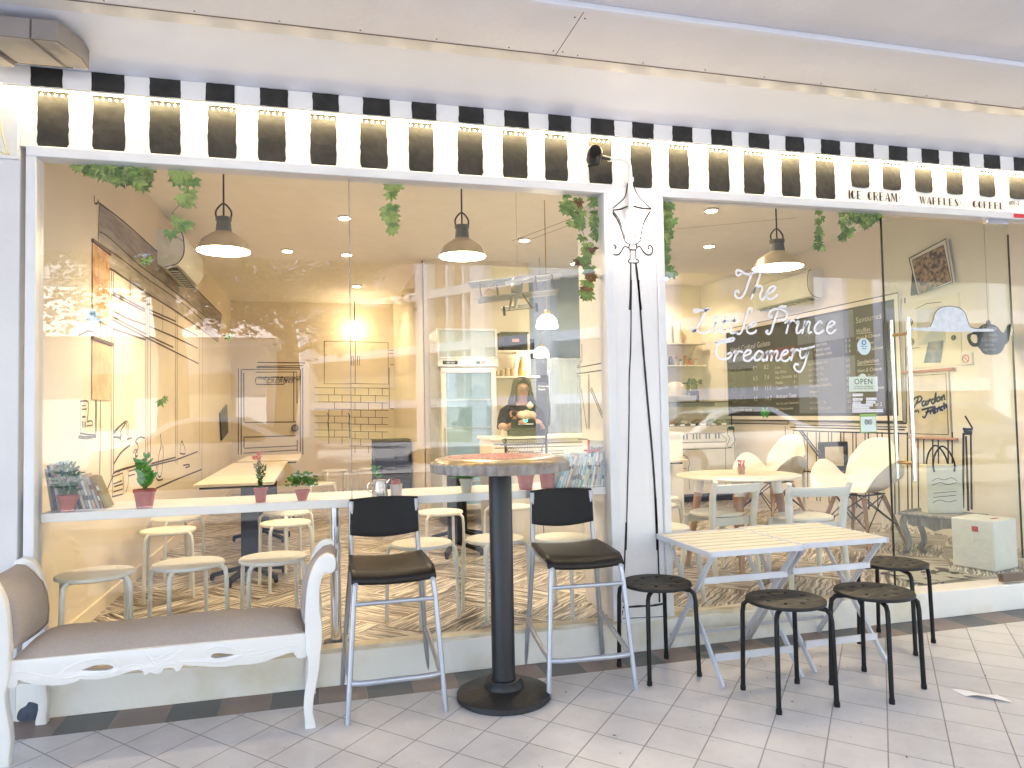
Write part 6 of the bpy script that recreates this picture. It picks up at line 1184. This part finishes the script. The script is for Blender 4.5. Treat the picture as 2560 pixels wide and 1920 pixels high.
MB().ball((X,Y-.103,1.422), .016, 10, 6, .35).build('lips', mat('lips', (.36,.10,.09), .5), pe)
# ---------------- ice cream servery ----------------
ic = thing('ice_cream_counter', 'white ice cream counter with a piano drawn on its front and a glass case', 'counter', (4.2,4.6,.15))
ICW = mat('servery_white', (.66,.66,.60), .5, var=.03)
MB().box(3.6,4.93,4.30,5.0,.25,1.06).build('body', ICW, ic, bevel=.004); MB().box(3.62,4.90,4.34,5.0,.15,.249).build('plinth', BLACKM, ic)
MB().box(3.6,4.90,4.32,4.325,1.062,1.345).box(4.895,4.90,4.326,4.95,1.062,1.345).box(3.6,4.90,4.32,4.95,1.348,1.354).build('case_glass', CLEAR, ic)
MB().tube([(4.90,4.32,1.06),(4.90,4.32,1.352),(3.6,4.32,1.352)], .006, 6).tube([(4.90,4.32,1.352),(4.90,4.95,1.352)], .006, 6).build('case_frame', BLACKM, ic)
MB().box(3.6,4.72,4.40,4.9,1.30,1.345).build('lamp_rail', mat('rail_grey', (.25,.25,.23), .4), ic)
for k, c in enumerate(((.62,.25,.15),(.68,.55,.30),(.45,.22,.10),(.7,.6,.5),(.6,.42,.2),(.3,.4,.2))):
    tub = MB().box(3.64+k*.21,3.82+k*.21,4.40,4.7,1.062,1.09).build('ice_cream_tub', CHROME, ic)
    MB().grid(lambda u, v: (3.65+k*.21+.16*u, 4.41+.28*v, 1.092+.05*math.sin(u*math.pi)*math.sin(v*math.pi)+.01*math.sin(u*17+v*9)), 10, 12).build('ice_cream', mat('flavour_%d' % k, c, .6, var=.1), tub)
tg = MB()
for k in range(9): tg.box(3.64+k*.14,3.70+k*.14,4.315,4.3185,1.068,1.09)
tg.build('price_tags', VW, ic)
kb = MB()
for k in range(26):
    if k % 7 not in (2, 6): kb.box(3.62+k*.043,3.638+k*.043,4.2965,4.2985,.905,.968)
kb.build('piano_keys', INK, ic)
strokes(ic, 'y', 4.298, [(.006,[(3.6,.972),(4.78,.972)]),(.008,[(3.6,.875),(4.80,.862)]),(.006,[(4.72,.97),(4.80,.90),(4.80,.862)]),(.006,[(3.6,.79),(4.79,.785),(4.81,.80)]),(.007,[(4.83,1.03),(4.82,.96),(4.85,.90),(4.81,.82)]),(.007,[(4.91,1.03),(4.90,.95),(4.93,.88),(4.87,.81)]),(.006,[(4.915,1.05),(4.92,.26)]),(.006,[(4.79,.80),(4.78,.28)])], 'piano_lines', INK)
MB().box(4.18,4.785,4.292,4.2985,.80,.855).build('key_slip', VW, ic)
sc_l = []
for k in range(11): sc_l.append((3.62+k*.055, .735+.014*(k % 2)))
strokes(ic, 'y', 4.298, [(.006, sc_l+[(4.26,.70),(4.30,.62),(4.28,.58)]),(.006,[(3.6+k*.06,.565-.012*(k%2)) for k in range(12)]),(.006,[(3.70,.56),(3.67,.28)]),(.006,[(4.10,.56),(4.12,.28)]),(.006,[(4.28,.58),(4.29,.30)])], 'stool_drawing', INK)
MB().lathe([(.045,0),(.045,.008)], (0,0,0), 20, 1, .5).xf(Matrix.Translation((4.87,4.298,1.03)) @ Matrix.Rotation(R(90),4,'X')).build('green_badge', mat('green_badge', (.03,.12,.08), .4), ic)
for z, x0_, lb in ((2.17,4.30,'upper cream shelf on the servery wall stacked with tall tubs'), (1.87,4.35,'lower cream shelf on the servery wall crowded with jars')):
    t = thing('wall_shelf', lb, 'shelf', (4.75,5.4,z), group='servery wall shelves')
    MB().box(x0_-.6,5.12,5.26,5.498,z-.018,z).build('shelf_board', SHM, t)
    for x in (4.5,5.0): MB().beam((x,5.49,z-.02),(x,5.3,z-.02), .018, .018).beam((x,5.49,z-.2),(x,5.32,z-.03), .012, .016).build('bracket', MT['white_bracket'], t)
for k, (x, z, r, h, c) in enumerate(((4.48,2.171,.055,.42,(.68,.60,.52)),(4.62,2.171,.055,.38,(.72,.66,.58)),(4.76,2.171,.05,.30,(.70,.62,.55)))):
    t = thing('cup_stack', ['tall stack of pale tubs nearest the pillar on the upper servery shelf','middle stack of pale tubs on the upper servery shelf','shortest stack of pale tubs on the upper servery shelf'][k], 'cups', (x,5.38,z), group='stacks of tubs on the servery shelf')
    MB().lathe([(r*.8,0),(r,h*.1)]+[(r*(1 if j % 2 else .93), h*(.1+.9*j/12)) for j in range(1, 13)], (x,5.38,z), 18).build('stack', mat('tub_%d' % k, c, .6), t)
jl = ['amber','red lidded','silver','dark','clear','white']
jc = [(.45,.2,.06),(.5,.05,.05),(.5,.48,.45),(.06,.05,.05),(.55,.50,.42),(.7,.66,.6)]
for k in range(9):
    c = k % 6; x = 4.42+k*.075; h = .09+.03*math.sin(k*2.3)
    t = thing('jar', f'{jl[c]} jar on the lower servery shelf, {ordn[k] if k < 7 else ["second last","last"][k-7]} from the pillar', 'jar', (x,5.38,1.871), group='jars on the lower servery shelf')
    MB().lathe([(.024,0),(.028,.01),(.028,h*.8),(.018,h)], (x,5.38,1.871), 14).build('jar_body', mat('jar_%d' % c, jc[c], .3, var=.1), t); MB().lathe([(.020,h),(.020,h+.015)], (x,5.38,1.871), 14).build('lid', BLACKM if k % 2 else MT['cover_red'], t)
hk = thing('hook_rail', 'dark wall rail with small hooks under the servery shelves', 'rail', (4.8,5.45,1.62))
w = MB().tube([(4.45,5.44,1.60),(5.12,5.44,1.645)], .010, 8)
for x in (4.9,5.02): w.tube([(x,5.44,1.625),(x,5.42,1.59),(x+.01,5.42,1.565),(x+.025,5.42,1.575)], .004, 6)
w.lathe([(.022,0),(.022,.06)], (5.12,5.44,1.615), 12); w.build('rail', BLACKM, hk)
cm = thing('coffee_machine', 'pale rounded coffee machine standing on the ice cream case', 'coffee machine', (4.35,4.75,1.355))
MB().box(4.15,4.60,4.62,4.9,1.356,1.44).build('base', mat('machine_grey', (.45,.44,.42), .35, metal=.3), cm, bevel=.01)
MB().lathe([(.09,0),(.10,.05),(.095,.12),(.06,.17),(.02,.18)], (4.38,4.76,1.44), 22, 1.3, 1).build('dome', mat('machine_cream', (.68,.62,.52), .35), cm)
MB().box(4.60,4.66,4.66,4.8,1.356,1.50).build('grinder', BLACKP, cm, bevel=.008)
bxk = tag(MB().box(4.02,4.16,4.95,5.2,1.50,1.78).build('dark_box', BLACKP, bevel=.01), 'dark square appliance behind the coffee machine, under the jars', 'appliance')
hp_ = thing('hanging_plant', 'dark green trailing plant hanging beside the coffee machine', 'plant', (4.86,5.2,1.6))
MB().lathe([(.03,0),(.045,.05),(.045,.06)], (4.86,5.2,1.60), 14).build('pot', mat('dark_pot', (.08,.06,.05), .6), hp_)
mb = MB()
for k in range(320):
    a = random.uniform(0,6.28); z = random.uniform(1.38,1.69); r = .03+.035*math.sin((z-1.38)/.31*math.pi)*random.random(); leaf(mb, (4.86+r*math.cos(a),5.2+r*math.sin(a),z), (math.cos(a),math.sin(a),-.9), .035, .014)
mb.build('foliage', G2, hp_)
# model plane
pl = thing('model_plane', 'grey model biplane hanging from the ceiling above the counter', 'model plane', (1.4,1.3,2.18))
CAN = mat('plane_canvas', (.40,.42,.40), .6, var=.1, scale=8); ST = mat('plane_strut', (.20,.14,.10), .5)
Mp = Matrix.Translation((1.38,1.36,2.10)) @ Matrix.Rotation(R(-3),4,'Y') @ Matrix.Rotation(R(-14),4,'X') @ Matrix.Rotation(R(-12),4,'Z')
def wing(z, hw, y0, y1): return MB().grid(lambda u, v: ((2*u-1)*hw*(1-.05*v), y0+(y1-y0)*v, z+.010*math.sin(v*math.pi)), 16, 6).xf(Mp)
wing(.115,.345,-.07,.045).build('upper_wing', CAN, pl, solid=.007); wing(0,.30,-.05,.055).build('lower_wing', CAN, pl, solid=.007)
w = MB()
for x in (-.26,-.14,.14,.26):
    for y in (-.045,.03): w.tube([(x,y,.005),(x,y,.115)], .0042, 6)
for a, b in ((-.26,-.14),(.14,.26)): w.tube([(a,-.045,.01),(b,-.045,.11)], .001, 4).tube([(b,-.045,.01),(a,-.045,.11)], .001, 4)
w.tube([(-.03,-.04,.0),(-.08,-.04,-.115)], .006, 6).tube([(.03,-.04,.0),(.08,-.04,-.115)], .006, 6).tube([(-.12,-.04,-.118),(.12,-.04,-.118)], .0035, 6).tube([(-.05,.03,.0),(-.08,-.04,-.115)], .004, 6).tube([(.05,.03,.0),(.08,-.04,-.115)], .004, 6)
w.xf(Mp).build('struts', ST, pl)
MB().tube([(0,-.13,.06),(0,-.10,.06),(0,.05,.055),(0,.20,.05),(0,.36,.05)], [.032,.045,.042,.026,.010], 12).xf(Mp).build('fuselage', CAN, pl)
for s in (-1, 1): MB().tube([(s*.115-.008,-.04,-.118),(s*.115+.008,-.04,-.118)], .034, 18).xf(Mp).build('wheel', BLACKM, pl)
MB().box(-.11,.11,.30,.37,.045,.05).xf(Mp).build('tailplane', CAN, pl); MB().box(-.003,.003,.30,.37,.05,.12).xf(Mp).build('fin', CAN, pl)
MB().beam((-.085,-.145,.045),(.085,-.145,.075), .006, .022).xf(Mp).build('propeller', FRM, pl)
MB().tube([(1.38,1.36,2.25),(1.38,1.36,2.995)], .0015, 4).build('thread', MT['thread'], pl)
# ---------------- across the street (seen in the glass) ----------------
YEL = mat('yellow_render', (.34,.31,.14), .8, var=.05, scale=.5); WHB = mat('block_white', (.50,.51,.54), .7, var=.04, scale=.5)
FIN = mat('fin_recess', (.25,.17,.09), .8)
blk = thing('apartment_block', 'yellow and white apartment block across the road, seen in the glass', 'building', (-.3,-41,-.15))
Mb = Matrix.Translation((-.3,-41.4,0)) @ Matrix.Rotation(math.atan2(.809,.588),4,'Z')   # local x runs along the facade towards the shop side
MB().box(0,30,-10,0,-.15,24).xf(Mb).build('wall', YEL, blk)
w = MB()
for f in range(9):
    z = 1.6+f*2.75; w.box(-.3,30,0,.5,z,z+.42)
for x in (0,10,13.8,17.6,23.5,29.6): w.box(x-.45,x+.45,0,.62,-.15,24)
for f in range(8):
    z = 2.02+f*2.75; w.box(11.6,11.75,0,.48,z,z+2.33).box(12.7,12.85,0,.48,z,z+2.33)
w.xf(Mb).build('white_frame', WHB, blk)
for f in range(8):
    z = 2.02+f*2.75; MB().box(10.46,13.34,.004,.05,z,z+2.33).xf(Mb).build('recess', FIN, blk)
    for x in (3,6.2,20,25.5): MB().box(x,x+1.4,.004,.04,z+.7,z+1.9).xf(Mb).build('window', mat('block_window', (.30,.30,.22), .3), blk)
MB().box(5.9,9.5,.52,.6,7.75,9.1).xf(Mb).build('number_board', mat('board_brown', (.30,.22,.16), .7), blk)
nb_ = text('8', 1.2, Mb @ face_mtx((7.1,.62,7.95), (-1,0,0)), WHB, blk, 'lettering', offset=.02)
hall = thing('market_hall', 'low white market hall with a pitched roof across the road, seen in the glass', 'building', (-8,-28,-.15))
MB().box(-17,-1.9,-33,-25,-.15,3.9).build('wall', WHITE, hall); MB().box(-17.6,-1.4,-33.5,-24.2,3.9,4.15).build('eaves', WHITE, hall)
flat([[(-33.5,4.15),(-24.0,4.15),(-28.7,6.6)]], 'roof', mat('pale_roof', (.66,.60,.58), .7), hall, 'x', -9.5, 16.4)
for x in (-15,-11.5,-8,-4.6): MB().box(x,x+1.6,-25.02,-24.94,1.0,2.9).build('window', MT['block_window'], hall)
text('HAWKER CENTRE', .7, face_mtx((-2.2,-17.78,3.22+.0), (-1,0,0)), mat('sign_letter', (.12,.12,.10), .7), hall, 'lettering') if 0 else None
b2 = thing('corner_block', 'pale apartment block with green-grey bands at the far right across the road', 'building', (34,-20,-.15))
MB().box(19,60,-34,-20,-.15,22).build('wall', mat('pale_green_render', (.36,.37,.30), .8), b2)
w = MB()
for f in range(8): w.box(19,60,-20,-19.5,1.8+f*2.7,2.3+f*2.7)
for k in range(7): w.box(20+k*6,20.8+k*6,-20,-19.35,-.15,22)
w.build('white_frame', WHB, b2)
b3 = thing('far_block', 'tall pale block far left across the road, between the trees', 'building', (-30,-45,-.15))
MB().box(-60,-14,-60,-46,-.15,14).build('wall', mat('far_render', (.62,.62,.60), .8), b3)
w = MB()
for f in range(5): w.box(-60,-14,-46,-45.6,1.8+f*2.7,2.4+f*2.7)
w.build('white_frame', WHB, b3)
BARK = mat('bark', (.11,.085,.06), .9, var=.25, scale=6, bump=.6, bscale=12); LF = [mat('tree_leaf', (.05,.09,.025), .6, var=.3, scale=3), mat('tree_leaf_light', (.10,.15,.04), .6, var=.3, scale=3)]
def tree(label, x, y, h, cr_r, seed, n=5200, tr=.26, name='tree'):
    rd = random.Random(seed); t = thing(name, label, 'tree', (x,y,-.15), group='street trees across the road')
    tk = MB(); top = Vector((x+rd.uniform(-.5,.5), y+rd.uniform(-.4,.4), h*.5))
    tk.tube([(x,y,-.2),(x+.05,y,.6),((x+top.x)/2+.2,y+.1,h*.28),tuple(top)], [tr*1.5,tr*1.05,tr*.9,tr*.65], 12, sm=False)
    ends = []
    for k in range(9):
        a = k*2.399+rd.uniform(-.3,.3); L = cr_r*rd.uniform(.55,.95); e = rd.uniform(.25,.95)
        b0 = Vector((x,y,h*.22)).lerp(top, rd.uniform(.45,1)); m = b0+Vector((math.cos(a)*L*.5, math.sin(a)*L*.5, L*e*.35)); en = b0+Vector((math.cos(a)*L, math.sin(a)*L, L*e*.8))
        tk.tube([b0, m, en], [tr*.42,tr*.26,tr*.08], 7, sm=False); ends += [m, en, (m+en)/2, en+Vector((rd.uniform(-.6,.6),rd.uniform(-.6,.6),rd.uniform(.2,.9)))]
    tk.build('trunk', BARK, t)
    mbs = [MB(), MB()]
    for k in range(n):
        c = rd.choice(ends); rr = cr_r*.26*rd.random()**.4; a = rd.uniform(0,6.28); b = rd.uniform(-1,1); q = math.sqrt(1-b*b)
        p = c+Vector((rr*q*math.cos(a), rr*q*math.sin(a), rr*b*.75)); s = rd.uniform(.10,.22)
        d = Vector((rd.uniform(-1,1),rd.uniform(-1,1),rd.uniform(-.7,.5))).normalized(); e_ = d.cross(Vector((rd.uniform(-1,1),rd.uniform(-1,1),1))).normalized()*s*.42
        mbs[rd.random() < .35].poly([p, p+d*s*.5+e_, p+d*s, p+d*s*.5-e_])
    for mb, m in zip(mbs, LF): mb.build('crown', m, t, flat=True)
tree('thick trunked street tree across the road, seen in the left window', -3.4, -15.2, 9.5, 4.6, 3, 7000, .36)
tree('slimmer leaning street tree beside the thick trunked one across the road', -.9, -17.0, 8.5, 3.4, 5, 5200, .2)
tree('street tree at the far left across the road', -9.5, -16.0, 9, 4.8, 8, 6500, .3)
tree('street tree behind the market hall corner across the road', -1.5, -27, 12, 4.6, 12, 4500, .3)
def car(label, x, y, rz, c, nm):
    t = thing('parked_car', label, 'car', (0,0,0), group='cars parked along the road')
    m = mat(nm, c, .25, metal=.3, coat=1, var=.01); gl = mat('car_window', (.02,.025,.03), .08)
    side = [(-2.1,.28),(-2.15,.55),(-2.05,.78),(-1.35,.90),(-.75,1.33),(-.2,1.44),(.6,1.42),(1.25,1.10),(1.55,.98),(2.1,.92),(2.15,.6),(2.1,.28)]
    wh = lambda cx_: [(cx_+.36*math.cos(R(a)), .28+.36*math.sin(R(a))) for a in range(180, -1, -20)]
    out = [(-2.1,.28)]+side[1:11]+[(2.1,.28)]+wh(1.32)[::-1]+wh(-1.32)[::-1]
    flat([out], 'body', m, t, 'y', 0, 1.62, .03)
    for s in (-1, 1): flat([[(-1.15,.95),(-.66,1.29),(-.2,1.37),(.55,1.35),(1.12,1.06),(1.1,.95)]], 'side_window', gl, t, 'y', s*.845, .01)
    MB().poly([(-1.33,-.68,.93),(-1.33,.68,.93),(-.78,.62,1.32),(-.78,-.62,1.32)]).xf(Matrix.Translation((-.02,0,.03))).build('windscreen', gl, t, flat=True)
    MB().poly([(1.3,-.66,1.11),(1.3,.66,1.11),(.64,.62,1.42),(.64,-.62,1.42)]).xf(Matrix.Translation((.03,0,.03))).build('rear_window', gl, t, flat=True)
    for cx_ in (-1.32, 1.32):
        for s in (-1, 1):
            w = MB().tube([(cx_,s*.66,.28),(cx_,s*.84,.28)], .30, 22).build('wheel', BLACKP, t); MB().tube([(cx_,s*.83,.28),(cx_,s*.853,.28)], .18, 16).build('rim', ALU, w)
    for s in (-1, 1): MB().ball((-2.12,s*.6,.68), .1, 10, 6, .6).build('headlight', CHROME, t); MB().box(2.12,2.19,s*.6-.13,s*.6+.13,.68,.84).build('tail_light', MT['cover_red'], t)
    t.location = (x,y,-.17); t.rotation_euler[2] = rz; return t
car('silver car parked on the far side, left half of the glass reflection', -2.2, -13.1, 0, (.30,.31,.33), 'silver_car')
car('white car parked on the far side, right half of the glass reflection', 8.9, -10.9, .02, (.75,.75,.74), 'white_car')
car('dark blue car parked beyond the white one', 14.6, -10.9, 0, (.04,.06,.12), 'blue_car')
